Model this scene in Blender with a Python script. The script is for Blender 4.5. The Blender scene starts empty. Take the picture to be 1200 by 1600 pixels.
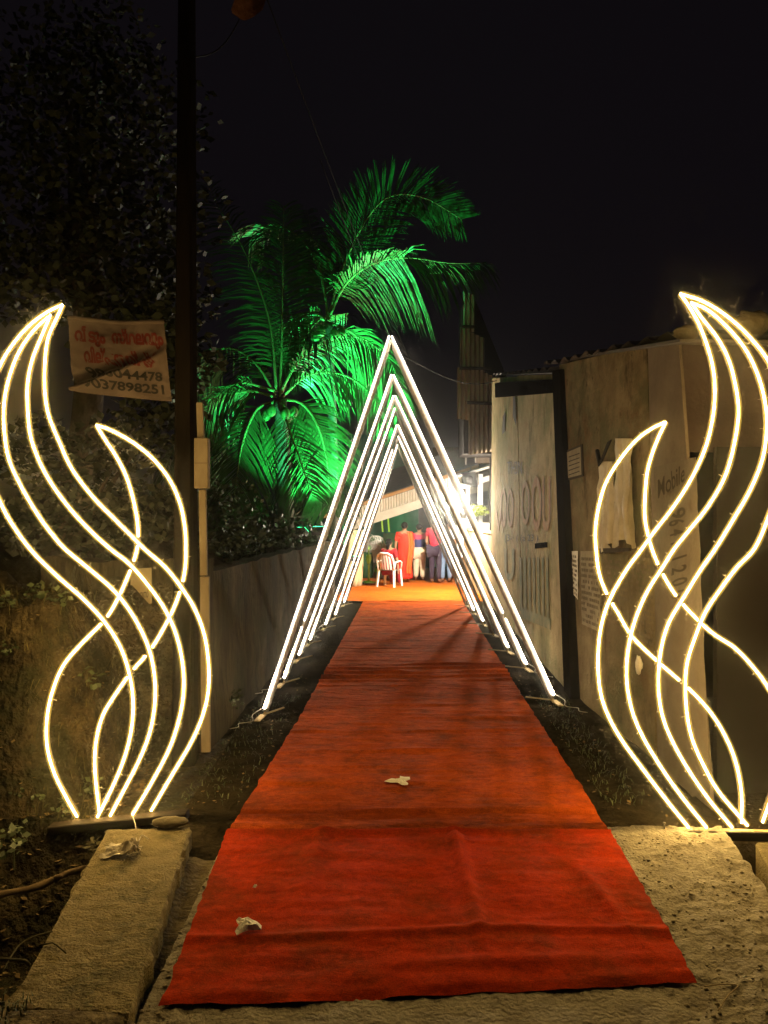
import bpy, bmesh, math, random
from mathutils import Vector, Matrix, noise as mnoise

random.seed(11)
SC = bpy.context.scene
COL = SC.collection
R = math.radians

# ------------------------------------------------------------------ camera, sky, exposure
F, CX, CY, CAMZ = 1202.0, 600.0, 801.0, 1.9
cam = bpy.data.cameras.new("camera")
cam.sensor_fit = 'VERTICAL'; cam.sensor_height = 36.0; cam.lens = 36.0 * F / 1600.0
cam.clip_end = 2000
cam_o = bpy.data.objects.new("camera", cam); COL.objects.link(cam_o)
cam_o.location = (0, 0, CAMZ); cam_o.rotation_euler = (R(90), 0, 0)
SC.camera = cam_o

world = bpy.data.worlds.new("World"); SC.world = world; world.use_nodes = True
wn = world.node_tree; bg = wn.nodes["Background"]
bg.inputs[0].default_value = (0.80, 0.62, 0.86, 1); bg.inputs[1].default_value = 0.0034   # night sky over a lit town

vs = SC.view_settings
vs.view_transform = 'Standard'; vs.look = 'None'; vs.exposure = 0.45; vs.gamma = 1.0; vs.use_curve_mapping = False
cy = SC.cycles
cy.use_denoising = True; cy.max_bounces = 4; cy.diffuse_bounces = 2; cy.glossy_bounces = 2
cy.transmission_bounces = 3; cy.transparent_max_bounces = 12
cy.sample_clamp_indirect = 3.0; cy.caustics_reflective = False; cy.caustics_refractive = False
cy.use_light_tree = True
cy.use_adaptive_sampling = True; cy.adaptive_threshold = .02; cy.adaptive_min_samples = 24

FLAME_L, ARCH_L = 155.0, 58.0

# ------------------------------------------------------------------ helpers
def P(px, py, Y):
    """point of the scene at distance Y seen at photo pixel (px, py)"""
    return Vector(((px - CX) / F * Y, Y, CAMZ - (py - CY) / F * Y))
def G(px, py, z=0.0):
    """point of the ground at height z"""
    Y = (CAMZ - z) * F / (py - CY)
    return Vector(((px - CX) / F * Y, Y, z))
def AX(y): return 0.0308 * y          # the path runs slightly to the right
def W(px, py, a, b):
    """point of the upright wall x = a + b*y"""
    Y = a / ((px - CX) / F - b)
    return P(px, py, Y)

ORG = {}
class MB:
    def __init__(s): s.v = []; s.f = []; s.smooth = False
    def add(s, vs, fs):
        n = len(s.v); s.v += [Vector(v) for v in vs]; s.f += [tuple(i + n for i in f) for f in fs]; return s
    def box(s, a, b):
        x0, y0, z0 = a; x1, y1, z1 = b
        return s.add([(x0,y0,z0),(x1,y0,z0),(x1,y1,z0),(x0,y1,z0),(x0,y0,z1),(x1,y0,z1),(x1,y1,z1),(x0,y1,z1)],
            [(3,2,1,0),(4,5,6,7),(0,1,5,4),(1,2,6,5),(2,3,7,6),(3,0,4,7)])
    def beam(s, p, q, w, h, up=(0,0,1), w2=None, h2=None):
        p, q, up = Vector(p), Vector(q), Vector(up); t = (q - p).normalized()
        sd = t.cross(up)
        if sd.length < 1e-4: sd = t.cross(Vector((1,0,0)))
        sd.normalize(); u = sd.cross(t)
        w2 = w if w2 is None else w2; h2 = h if h2 is None else h2
        vs = []
        for c, a, b in ((p, w/2, h/2), (q, w2/2, h2/2)):
            vs += [c - sd*a - u*b, c + sd*a - u*b, c + sd*a + u*b, c - sd*a + u*b]
        return s.add(vs, [(0,1,2,3),(7,6,5,4),(0,4,5,1),(1,5,6,2),(2,6,7,3),(3,7,4,0)])
    def slab(s, pts, th):
        """prism: polygon pts (3-D, flat) with thickness vector th"""
        n = len(pts); th = Vector(th); pts = [Vector(p) for p in pts]
        return s.add(pts + [p + th for p in pts], [tuple(range(n))[::-1], tuple(range(n, 2*n))] + [(i, (i+1) % n, n + (i+1) % n, n + i) for i in range(n)])
    def tube(s, pts, r, n=6, caps=True, flat=None):
        pts = [Vector(p) for p in pts]; m = len(pts)
        rs = r if isinstance(r, (list, tuple)) else [r] * m
        vs = []; ref = None
        for i, p in enumerate(pts):
            t = (pts[min(i+1, m-1)] - pts[max(i-1, 0)])
            t = t.normalized() if t.length > 1e-9 else Vector((0,0,1))
            if ref is None:
                ref = Vector((0,1,0)) if abs(t.y) < .9 else Vector((1,0,0))
            a = (ref - t * ref.dot(t)).normalized(); ref = a; b = t.cross(a)
            for k in range(n):
                an = 2 * math.pi * k / n
                vs.append(p + (a * math.cos(an) + b * math.sin(an)) * rs[i])
        fs = []
        for i in range(m - 1):
            for k in range(n):
                fs.append((i*n + k, i*n + (k+1) % n, (i+1)*n + (k+1) % n, (i+1)*n + k))
        if caps: fs += [tuple(range(n))[::-1], tuple((m-1)*n + k for k in range(n))]
        s.smooth = True
        return s.add(vs, fs)
    def ell(s, c, rx, ry, rz, n=10, m=7, jit=0, M=None):
        c = Vector(c); vs = []; fs = []
        for i in range(m + 1):
            th = math.pi * i / m
            for k in range(n):
                ph = 2 * math.pi * k / n
                d = Vector((math.sin(th)*math.cos(ph), math.sin(th)*math.sin(ph), math.cos(th)))
                j = 1 + jit * mnoise.noise(d * 2.3 + c * 3)
                v = Vector((d.x*rx, d.y*ry, d.z*rz)) * j
                vs.append(c + (M @ v if M else v))
        for i in range(m):
            for k in range(n):
                fs.append((i*n + k, (i+1)*n + k, (i+1)*n + (k+1) % n, i*n + (k+1) % n))
        s.smooth = True
        return s.add(vs, fs)
    def grid(s, fn, nu, nv):
        vs = [fn(i / nu, j / nv) for j in range(nv + 1) for i in range(nu + 1)]
        fs = [(j*(nu+1) + i, j*(nu+1) + i + 1, (j+1)*(nu+1) + i + 1, (j+1)*(nu+1) + i) for j in range(nv) for i in range(nu)]
        return s.add(vs, fs)
    def loft(s, rings, cap=True):
        n = len(rings[0]); vs = [p for r in rings for p in r]
        fs = [(i*n + k, i*n + (k+1) % n, (i+1)*n + (k+1) % n, (i+1)*n + k) for i in range(len(rings)-1) for k in range(n)]
        if cap: fs += [tuple(range(n))[::-1], tuple((len(rings)-1)*n + k for k in range(n))]
        s.smooth = True
        return s.add(vs, fs)
    def build(s, name, mat, parent=None, org=None, kind=None, smooth=None, bevel=0):
        me = bpy.data.meshes.new(name)
        o = Vector(ORG[parent]) if parent is not None else (Vector(org) if org is not None else Vector((0,0,0)))
        me.from_pydata([v - o for v in s.v], [], s.f)
        me.validate()
        bm = bmesh.new(); bm.from_mesh(me); bmesh.ops.recalc_face_normals(bm, faces=bm.faces); bm.to_mesh(me); bm.free()
        if smooth if smooth is not None else s.smooth:
            for p in me.polygons: p.use_smooth = True
        me.materials.append(mat)
        ob = bpy.data.objects.new(name, me); COL.objects.link(ob)
        if parent is not None: ob.parent = parent
        else: ob.location = o
        ORG[ob] = tuple(o)
        if kind: ob["kind"] = kind
        if bevel:
            m = ob.modifiers.new("bevel", 'BEVEL'); m.width = bevel; m.segments = 1; m.limit_method = 'ANGLE'
        return ob

def tag(o, label, cat, group=None):
    o["label"] = label; o["category"] = cat
    if group: o["group"] = group
    return o
def thing(name, loc, label, cat, group=None):
    e = bpy.data.objects.new(name, None); COL.objects.link(e); e.location = loc
    e.empty_display_size = .1
    ORG[e] = tuple(loc)
    return tag(e, label, cat, group)
def structure(o): o["kind"] = "structure"; return o

def spline(pts, step):
    """Catmull-Rom through pts, sampled about every step"""
    pts = [Vector(p) for p in pts]; out = []
    e = [2*pts[0] - pts[1]] + pts + [2*pts[-1] - pts[-2]]
    for i in range(1, len(e) - 2):
        a, b, c, d = e[i-1], e[i], e[i+1], e[i+2]
        n = max(1, int((c - b).length / step))
        for k in range(n):
            t = k / n
            out.append(0.5 * ((2*b) + (c - a)*t + (2*a - 5*b + 4*c - d)*t*t + (3*b - a - 3*c + d)*t**3))
    out.append(pts[-1]); return out

def N(v, sc=1.0, oct=3):
    return mnoise.fractal(Vector(v) * sc, 1.0, 2.0, oct)

# ------------------------------------------------------------------ materials
def new_mat(name):
    m = bpy.data.materials.new(name); m.use_nodes = True
    nt = m.node_tree; b = nt.nodes["Principled BSDF"]
    return m, nt, b
def mat(name, c1, c2=None, scale=8.0, rough=.8, bump=0.0, bscale=None, metal=0.0, stretch=(1,1,1), detail=6, c3=None, c3scale=2.0, c3lo=.55, c3hi=.7, spec=.12, coord='Object', bdist=.02):
    m, nt, b = new_mat(name)
    b.inputs["Roughness"].default_value = rough; b.inputs["Metallic"].default_value = metal
    b.inputs["Specular IOR Level"].default_value = spec
    if c2 is None:
        b.inputs["Base Color"].default_value = (*c1, 1)
        if not bump: return m
    tc = nt.nodes.new("ShaderNodeTexCoord"); mp = nt.nodes.new("ShaderNodeMapping")
    mp.inputs["Scale"].default_value = stretch
    nt.links.new(tc.outputs[coord], mp.inputs[0])
    if c2 is not None:
        n1 = nt.nodes.new("ShaderNodeTexNoise"); n1.inputs["Scale"].default_value = scale; n1.inputs["Detail"].default_value = detail
        n1.inputs["Roughness"].default_value = .65
        nt.links.new(mp.outputs[0], n1.inputs[0])
        rp = nt.nodes.new("ShaderNodeValToRGB"); rp.color_ramp.elements[0].position = .32; rp.color_ramp.elements[1].position = .68
        rp.color_ramp.elements[0].color = (*c1, 1); rp.color_ramp.elements[1].color = (*c2, 1)
        nt.links.new(n1.outputs[0], rp.inputs[0]); out = rp.outputs[0]
        if c3 is not None:
            n3 = nt.nodes.new("ShaderNodeTexNoise"); n3.inputs["Scale"].default_value = c3scale; n3.inputs["Detail"].default_value = 8
            n3.inputs["Roughness"].default_value = .7
            nt.links.new(mp.outputs[0], n3.inputs[0])
            r3 = nt.nodes.new("ShaderNodeValToRGB"); r3.color_ramp.elements[0].position = c3lo; r3.color_ramp.elements[1].position = c3hi
            nt.links.new(n3.outputs[0], r3.inputs[0])
            mx = nt.nodes.new("ShaderNodeMix"); mx.data_type = 'RGBA'
            nt.links.new(r3.outputs[0], mx.inputs[0]); nt.links.new(out, mx.inputs[6]); mx.inputs[7].default_value = (*c3, 1)
            out = mx.outputs[2]
        nt.links.new(out, b.inputs["Base Color"])
    if bump:
        nb = nt.nodes.new("ShaderNodeTexNoise"); nb.inputs["Scale"].default_value = bscale or scale * 4; nb.inputs["Detail"].default_value = 5
        nt.links.new(mp.outputs[0], nb.inputs[0])
        bp = nt.nodes.new("ShaderNodeBump"); bp.inputs["Strength"].default_value = bump; bp.inputs["Distance"].default_value = bdist
        nt.links.new(nb.outputs[0], bp.inputs["Height"]); nt.links.new(bp.outputs[0], b.inputs["Normal"])
    return m
def emis(name, col, s):
    m = bpy.data.materials.new(name); m.use_nodes = True; nt = m.node_tree
    nt.nodes.clear(); e = nt.nodes.new("ShaderNodeEmission"); o = nt.nodes.new("ShaderNodeOutputMaterial")
    e.inputs[0].default_value = (*col, 1); e.inputs[1].default_value = s
    nt.links.new(e.outputs[0], o.inputs[0]); return m
def sleeve(name, col, s, fac):
    """thin silicone diffuser over the diodes: mostly clear, glowing faintly"""
    m = bpy.data.materials.new(name); m.use_nodes = True; nt = m.node_tree
    nt.nodes.clear(); e = nt.nodes.new("ShaderNodeEmission"); t = nt.nodes.new("ShaderNodeBsdfTransparent")
    mx = nt.nodes.new("ShaderNodeMixShader"); o = nt.nodes.new("ShaderNodeOutputMaterial")
    e.inputs[0].default_value = (*col, 1); e.inputs[1].default_value = s; mx.inputs[0].default_value = fac
    nt.links.new(t.outputs[0], mx.inputs[1]); nt.links.new(e.outputs[0], mx.inputs[2]); nt.links.new(mx.outputs[0], o.inputs[0])
    m.cycles.emission_sampling = 'NONE'
    return m

M = dict(
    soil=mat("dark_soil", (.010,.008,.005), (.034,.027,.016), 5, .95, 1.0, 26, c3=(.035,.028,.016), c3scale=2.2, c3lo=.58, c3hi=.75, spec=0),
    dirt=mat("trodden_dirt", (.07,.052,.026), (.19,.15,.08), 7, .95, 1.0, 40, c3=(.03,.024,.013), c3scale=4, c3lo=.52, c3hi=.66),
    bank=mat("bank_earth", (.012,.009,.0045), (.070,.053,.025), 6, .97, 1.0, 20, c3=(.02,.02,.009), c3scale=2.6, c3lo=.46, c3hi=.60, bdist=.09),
    concrete=mat("rough_concrete", (.20,.172,.115), (.33,.295,.21), 7, .93, .8, 55, c3=(.14,.115,.07), c3scale=5, c3lo=.52, c3hi=.72),
    slab=mat("weathered_slab", (.165,.132,.060), (.285,.23,.115), 9, .93, .8, 80, c3=(.095,.085,.042), c3scale=6, c3lo=.5, c3hi=.7),
    pebble=mat("pebble", (.16,.13,.08), (.36,.31,.2), 14, .9),
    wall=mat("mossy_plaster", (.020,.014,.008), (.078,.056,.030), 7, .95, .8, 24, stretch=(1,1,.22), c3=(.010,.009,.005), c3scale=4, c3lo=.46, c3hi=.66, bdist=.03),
    pipe=mat("dull_steel", (.20,.175,.15), (.30,.27,.24), 12, .45, metal=.3, spec=.5),
    rod=mat("dark_frame_rod", (.05,.04,.03), rough=.6),
    wood_pale=mat("pale_wood", (.33,.25,.13), (.48,.38,.21), 6, .8, .3, 30, stretch=(.4,4,4)),
    wood_dark=mat("dark_wood", (.022,.017,.012), (.05,.038,.026), 6, .9, .4, 20, stretch=(.3,3,3)),
    black=mat("black_board", (.006,.005,.0045), rough=.9, spec=0),
    pole=mat("dark_pole", (.0035,.003,.0025), (.012,.009,.006), 6, .9, .3, 20, stretch=(1,1,.2), spec=0),
    plank_pale=mat("whitewashed_plank", (.12,.095,.062), (.22,.18,.125), 6, .9, .3, 26, stretch=(1,1,.3)),
    cream=mat("faded_cream_board", (.26,.185,.085), (.42,.32,.165), 2.6, .92, .4, 26, stretch=(1.6,1.6,.35), c3=(.085,.075,.03), c3scale=2.6, c3lo=.50, c3hi=.70),
    hut=mat("stained_hut_board", (.125,.085,.042), (.27,.20,.11), 3.2, .92, .5, 26, stretch=(1.4,1.4,.5), c3=(.055,.030,.014), c3scale=2.6, c3lo=.50, c3hi=.68),
    hut2=mat("grey_brown_board", (.11,.085,.065), (.17,.135,.105), 3, .92, .3, 24),
    maroon=mat("brown_tarpaulin", (.045,.03,.026), (.075,.05,.042), 3, .9, .5, 12),
    dark=mat("dark_interior", (.012,.010,.009), rough=.95),
    flex=mat("grey_flex_sheet", (.10,.080,.058), (.155,.128,.095), 3, .8, .4, 14, c3=(.07,.05,.03), c3scale=3),
    paper=mat("aged_paper", (.20,.16,.10), (.32,.27,.18), 5, .9, .3, 20),
    plastic=mat("crumpled_plastic", (.42,.37,.27), (.55,.49,.38), 7, .55, .8, 16),
    tissue=mat("white_tissue", (.78,.74,.62), (.85,.82,.72), 12, .9, .6, 60),
    ink=mat("black_ink", (.02,.018,.016), rough=.9),
    ink_fade=mat("faded_ink", (.045,.034,.023), rough=.9),
    red_ink=mat("red_ink", (.080,.013,.010), rough=.9),
    red_fade=mat("faded_red_paint", (.23,.085,.032), (.36,.25,.13), 6, .95),
    green_fade=mat("faded_green_paint", (.09,.115,.055), (.27,.22,.12), 6, .95),
    banner=mat("dirty_banner", (.078,.058,.050), (.112,.085,.073), 4, .8, .2, 10, c3=(.08,.055,.045), c3scale=3, c3lo=.5, c3hi=.75),
    stone=mat("flat_stone", (.10,.08,.045), (.17,.14,.08), 8, .9, .6, 30),
    rust=mat("rusty_corrugated", (.26,.19,.13), (.40,.31,.22), 2.5, .75, .2, 20, stretch=(1,1,.4), c3=(.13,.07,.04), c3scale=1.5, c3lo=.5, c3hi=.7),
    awning=mat("beige_sheet", (.50,.42,.32), (.62,.54,.43), 3, .7),
    timber=mat("orange_timber", (.30,.15,.05), (.42,.22,.08), 5, .8),
    roof=mat("roof_top", (.06,.05,.045), (.10,.085,.07), 5, .8),
    white=mat("white_paint", (.70,.68,.64), rough=.6),
    whiteplastic=mat("white_plastic", (.80,.77,.70), rough=.4, spec=.5),
    cloth_beige=mat("beige_cloth", (.50,.38,.20), (.60,.47,.27), 4, .95),
    lowwall=mat("ochre_plaster", (.34,.24,.12), (.44,.33,.18), 3, .9, .3, 30, c3=(.22,.17,.09), c3scale=2),
    greenwall=mat("green_tarpaulin", (.02,.10,.06), (.03,.15,.09), 2, .8, .3, 8),
    brownwall=mat("brown_wall", (.11,.09,.06), (.16,.13,.085), 4, .9),
    net=mat("dark_green_sheet", (.010,.05,.04), (.02,.08,.06), 1.5, .8, .3, 5),
    frond=mat("palm_leaf", (.035,.085,.022), (.07,.14,.04), 5, .45, spec=.25),
    rachis=mat("palm_midrib", (.12,.15,.05), (.19,.2,.08), 6, .5),
    trunk=mat("palm_trunk", (.05,.042,.033), (.10,.085,.065), 9, .95, .8, 24, stretch=(1,1,3)),
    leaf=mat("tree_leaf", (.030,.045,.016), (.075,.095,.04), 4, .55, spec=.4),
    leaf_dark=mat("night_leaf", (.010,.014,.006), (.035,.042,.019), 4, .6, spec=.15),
    print=mat("faded_print", (.125,.095,.058), rough=.9),
    grass=mat("dry_grass", (.04,.036,.013), (.10,.085,.034), 6, .9),
    bark=mat("tree_bark", (.05,.04,.03), (.09,.07,.05), 8, .95, .8, 20),
    dryleaf=mat("dry_sheath", (.10,.04,.02), (.20,.095,.055), 20, .9, .5, 50),
    skin=mat("skin", (.30,.16,.09), rough=.6),
    hair=mat("black_hair", (.005,.004,.004), (.012,.010,.008), 30, .7, spec=.1),
    lime=mat("lime_plastic", (.50,.85,.08), rough=.4),
    darkgreen=mat("dark_green_plastic", (.03,.09,.03), rough=.6),
    cable=mat("grey_cable", (.35,.32,.28), rough=.6),
    cable_black=mat("black_cable", (.02,.018,.017), rough=.7),
    lamp_body=mat("lamp_housing", (.05,.05,.05), rough=.5),
)
def stained(name, a, b, layers, bump=.5, st0=1.0):
    m = mat(name, a, b, 3.0, .95, bump, 30, stretch=(1,1,st0), bdist=.02, spec=.02)
    nt = m.node_tree; bs = nt.nodes["Principled BSDF"]; out = bs.inputs["Base Color"].links[0].from_socket
    tc = nt.nodes.new("ShaderNodeTexCoord")
    for col, sc, st, lo, hi, amt in layers:
        mp = nt.nodes.new("ShaderNodeMapping"); mp.inputs["Scale"].default_value = st; mp.inputs["Location"].default_value = (sc * 3.1, lo * 17, hi * 9)
        nt.links.new(tc.outputs["Object"], mp.inputs[0])
        n = nt.nodes.new("ShaderNodeTexNoise"); n.inputs["Scale"].default_value = sc; n.inputs["Detail"].default_value = 9; n.inputs["Roughness"].default_value = .72
        nt.links.new(mp.outputs[0], n.inputs[0])
        r = nt.nodes.new("ShaderNodeValToRGB"); r.color_ramp.elements[0].position = lo; r.color_ramp.elements[1].position = hi; r.color_ramp.elements[1].color = (amt, amt, amt, 1)
        nt.links.new(n.outputs[0], r.inputs[0])
        mx = nt.nodes.new("ShaderNodeMix"); mx.data_type = 'RGBA'; mx.inputs[7].default_value = (*col, 1)
        nt.links.new(r.outputs[0], mx.inputs[0]); nt.links.new(out, mx.inputs[6]); out = mx.outputs[2]
    nt.links.new(out, bs.inputs["Base Color"]); return m
M['hut'] = stained("stained_hut_board", (.115,.082,.043), (.225,.172,.098), [((.075,.080,.040), 1.0, (1,1,1.2), .46, .60, .8), ((.135,.066,.028), .9, (1,1,1.2), .52, .64, .75), ((.035,.026,.014), 2.2, (1.2,1.2,.7), .55, .66, .8), ((.022,.016,.009), 7, (1,1,.8), .62, .69, .9), ((.27,.215,.13), 4, (1,1,.9), .62, .72, .7)])
M['cream'] = stained("faded_cream_board", (.27,.205,.105), (.42,.335,.19), [((.17,.175,.080), .9, (1,1,1.3), .48, .62, .75), ((.30,.14,.07), 1.1, (1,1,1), .54, .66, .5), ((.085,.070,.034), 2.4, (1.3,1.3,.5), .56, .68, .75), ((.04,.032,.016), 8, (1,1,.8), .63, .70, .85)])
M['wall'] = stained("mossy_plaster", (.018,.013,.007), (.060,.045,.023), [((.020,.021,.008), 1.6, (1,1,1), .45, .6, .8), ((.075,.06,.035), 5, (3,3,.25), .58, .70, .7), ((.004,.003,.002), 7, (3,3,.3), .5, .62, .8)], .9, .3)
M['led_warm'] = emis("warm_led", (1.0, .64, .21), FLAME_L)
M['led_white'] = emis("white_led", (1.0, .81, .56), ARCH_L)
M['halo_warm'] = sleeve("warm_led_halo", (1.0, .74, .18), .95, .55)  # painted halo: both warm shells stand in for bloom round the strips
M['halo_warm2'] = sleeve("warm_led_halo_edge", (1.0, .62, .10), .75, .28)
M['sleeve_white'] = sleeve("white_led_tube", (1.0, .86, .76), .42, .60)
M['bulb'] = emis("bulb_glow", (1.0, .90, .72), 22)

def carpet_mat(name, c1, c2, dirt, dscale, stretch, rib=(.5, 3.0, 1), bstr=.8):
    m, nt, b = new_mat(name); b.inputs["Roughness"].default_value = 1.0; b.inputs["Specular IOR Level"].default_value = .05
    tc = nt.nodes.new("ShaderNodeTexCoord"); mp = nt.nodes.new("ShaderNodeMapping"); mp.inputs["Scale"].default_value = stretch
    nt.links.new(tc.outputs["Object"], mp.inputs[0])
    n1 = nt.nodes.new("ShaderNodeTexNoise"); n1.inputs["Scale"].default_value = 5; n1.inputs["Detail"].default_value = 8; n1.inputs["Roughness"].default_value = .7
    nt.links.new(mp.outputs[0], n1.inputs[0])
    rp = nt.nodes.new("ShaderNodeValToRGB"); rp.color_ramp.elements[0].position = .3; rp.color_ramp.elements[1].position = .7
    rp.color_ramp.elements[0].color = (*c1, 1); rp.color_ramp.elements[1].color = (*c2, 1); nt.links.new(n1.outputs[0], rp.inputs[0])
    n2 = nt.nodes.new("ShaderNodeTexNoise"); n2.inputs["Scale"].default_value = dscale; n2.inputs["Detail"].default_value = 6; n2.inputs["Roughness"].default_value = .7
    nt.links.new(tc.outputs["Object"], n2.inputs[0])
    r2 = nt.nodes.new("ShaderNodeValToRGB"); r2.color_ramp.elements[0].position = .45; r2.color_ramp.elements[1].position = .68
    r2.color_ramp.elements[1].color = (.75, .75, .75, 1); nt.links.new(n2.outputs[0], r2.inputs[0])
    mx = nt.nodes.new("ShaderNodeMix"); mx.data_type = 'RGBA'; mx.inputs[7].default_value = (*dirt, 1)
    nt.links.new(r2.outputs[0], mx.inputs[0]); nt.links.new(rp.outputs[0], mx.inputs[6])
    n3 = nt.nodes.new("ShaderNodeTexNoise"); n3.inputs["Scale"].default_value = 160; n3.inputs["Detail"].default_value = 3
    nt.links.new(tc.outputs["Object"], n3.inputs[0])
    r3 = nt.nodes.new("ShaderNodeValToRGB"); r3.color_ramp.elements[0].position = .3; r3.color_ramp.elements[0].color = (.6,.6,.6,1); r3.color_ramp.elements[1].position = .65
    nt.links.new(n3.outputs[0], r3.inputs[0])
    mu = nt.nodes.new("ShaderNodeMix"); mu.data_type = 'RGBA'; mu.blend_type = 'MULTIPLY'; mu.inputs[0].default_value = 1
    n5 = nt.nodes.new("ShaderNodeTexNoise"); n5.inputs["Scale"].default_value = 26; n5.inputs["Detail"].default_value = 5; n5.inputs["Roughness"].default_value = .75
    nt.links.new(tc.outputs["Object"], n5.inputs[0])
    r5 = nt.nodes.new("ShaderNodeValToRGB"); r5.color_ramp.elements[0].position = .34; r5.color_ramp.elements[0].color = (.58,.58,.58,1); r5.color_ramp.elements[1].position = .62
    nt.links.new(n5.outputs[0], r5.inputs[0])
    m5 = nt.nodes.new("ShaderNodeMix"); m5.data_type = 'RGBA'; m5.blend_type = 'MULTIPLY'; m5.inputs[0].default_value = .8
    nt.links.new(mx.outputs[2], m5.inputs[6]); nt.links.new(r5.outputs[0], m5.inputs[7])
    nt.links.new(m5.outputs[2], mu.inputs[6]); nt.links.new(r3.outputs[0], mu.inputs[7]); nt.links.new(mu.outputs[2], b.inputs["Base Color"])
    # fibres and fine ribs across the runner
    n4 = nt.nodes.new("ShaderNodeTexNoise"); n4.inputs["Scale"].default_value = 9; n4.inputs["Detail"].default_value = 6
    m4 = nt.nodes.new("ShaderNodeMapping"); m4.inputs["Scale"].default_value = rib; nt.links.new(tc.outputs["Object"], m4.inputs[0]); nt.links.new(m4.outputs[0], n4.inputs[0])
    ad = nt.nodes.new("ShaderNodeMath"); ad.operation = 'MULTIPLY_ADD'; ad.inputs[1].default_value = .25; nt.links.new(n3.outputs[0], ad.inputs[0]); nt.links.new(n4.outputs[0], ad.inputs[2])
    bp = nt.nodes.new("ShaderNodeBump"); bp.inputs["Strength"].default_value = bstr; bp.inputs["Distance"].default_value = .018
    nt.links.new(ad.outputs[0], bp.inputs["Height"]); nt.links.new(bp.outputs[0], b.inputs["Normal"])
    return m
M['carpet_near'] = carpet_mat("red_carpet", (.44,.032,.003), (.60,.052,.005), (.15,.038,.006), 2.1, (1,1,1), (1.2,1.8,1), .42)
M['carpet_path'] = carpet_mat("brick_red_carpet", (.44,.062,.006), (.66,.112,.011), (.16,.040,.006), 2.4, (1.3,1.7,1), (1.0,2.2,1), 1.0)
M['mat_orange'] = carpet_mat("orange_mat", (.58,.13,.012), (.68,.175,.018), (.52,.09,.010), 1.2, (1,1,1))

# ------------------------------------------------------------------ text on surfaces
def text_mesh(body, bold=0.0, spacing=1.0):
    c = bpy.data.curves.new("lettering", 'FONT'); c.body = body; c.resolution_u = 3; c.space_character = spacing; c.offset = bold
    o = bpy.data.objects.new("lettering", c); COL.objects.link(o)
    bpy.context.view_layer.update()
    me = o.to_mesh(); vs = [v.co.copy() for v in me.vertices]; fs = [tuple(p.vertices) for p in me.polygons]
    o.to_mesh_clear(); bpy.data.objects.remove(o); bpy.data.curves.remove(c)
    if not vs: return [], [], 1
    x0 = min(v.x for v in vs); x1 = max(v.x for v in vs); y0 = min(v.y for v in vs); y1 = max(v.y for v in vs)
    return [((v.x - x0) / (x1 - x0), (v.y - y0) / (y1 - y0)) for v in vs], fs, (x1 - x0) / (y1 - y0)
def lettering(body, fn, material, parent, name="lettering", bold=.0, spacing=1.0):
    """fn(u, v) maps the text's box (v up) onto the surface"""
    uv, fs, _ = text_mesh(body, bold, spacing)
    m = MB(); m.add([fn(u, v) for u, v in uv], fs)
    return m.build(name, material, parent, smooth=False)

# ================================================================== THE SETTING
def wall_x_left(y): return -1.60 + AX(y)
def ground_h(x, y):
    n = N((x, y, 0), 1.3) * .035 + N((x, y, 3), 6) * .012
    z = -0.035 + n * .6
    if -1.05 < x < 2.0 and 2.8 < y < 4.7: z = -.05 + n * .2
    elif y < 2.98: z = -.002 + n * .5 + (.082 * max(0, min(1, (-.85 - x) / .12)) * max(0, min(1, (2.98 - y) / .18)))
    if wall_x_left(y) + .1 < x < 1.8 + AX(y) and y >= 4.7: z = -.012 + N((x, y, 3), 5) * .012
    # drain on the left
    if x < -1.3 and 2.95 < y < 4.85:
        e = min(1, (-1.3 - x) / .22) * min(1, (y - 2.95) / .25) * min(1, (4.85 - y) / .55)
        z -= .62 * e
    # gap beside the concrete on the right
    if x > 1.75 and 2.9 < y < 4.75: z -= .3 * min(1, (x - 1.75) / .15) * min(1, (y - 2.9) / .3)
    # earth bank behind the drain, on the left
    if x < -1.25:
        edge = 5.15 + .28 * N((x, 0, 0), 1.1) - .35 * max(0, min(1, (-2.0 - x) / .6))
        t = max(0, min(1, (y - edge) / .55)); t = t * t * (3 - 2 * t)
        lim = 1 if y < 6.1 else max(0, min(1, (wall_x_left(y) - .12 - x) / .12))
        if y < 6.1: lim = max(0, min(1, (-1.90 - x) / .40))
        top = 1.28 + .22 * N((x, y, 9), .8) + .012 * max(0, -x - 2) * 8
        z += t * lim * top + lim * (.10 + .12 * t * (1 - t) * 4) * N((x * 2, y * 2, z), 2.2)
    return z
def lines(segs):
    out = []
    for a, b, n in segs: out += [a + (b - a) * k / n for k in range(n)]
    return out + [segs[-1][1]]
gx = lines([(-140,-40,4),(-40,-6,17),(-6,-3.2,28),(-3.2,3.0,110),(3.0,8,20),(8,40,12),(40,140,4)])
gy = lines([(-30,1.5,8),(1.5,7.0,110),(7.0,20,70),(20,40,20),(40,240,10)])
m = MB()
m.add([(x, y, ground_h(x, y)) for y in gy for x in gx],
      [(j*len(gx)+i, j*len(gx)+i+1, (j+1)*len(gx)+i+1, (j+1)*len(gx)+i) for j in range(len(gy)-1) for i in range(len(gx)-1)])
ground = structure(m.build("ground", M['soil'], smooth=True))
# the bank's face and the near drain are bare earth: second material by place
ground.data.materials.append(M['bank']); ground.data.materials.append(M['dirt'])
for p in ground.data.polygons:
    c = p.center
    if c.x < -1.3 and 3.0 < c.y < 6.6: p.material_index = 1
    elif c.y < 2.99 or (c.y < 4.3 and c.x < 2.3): p.material_index = 2

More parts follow.
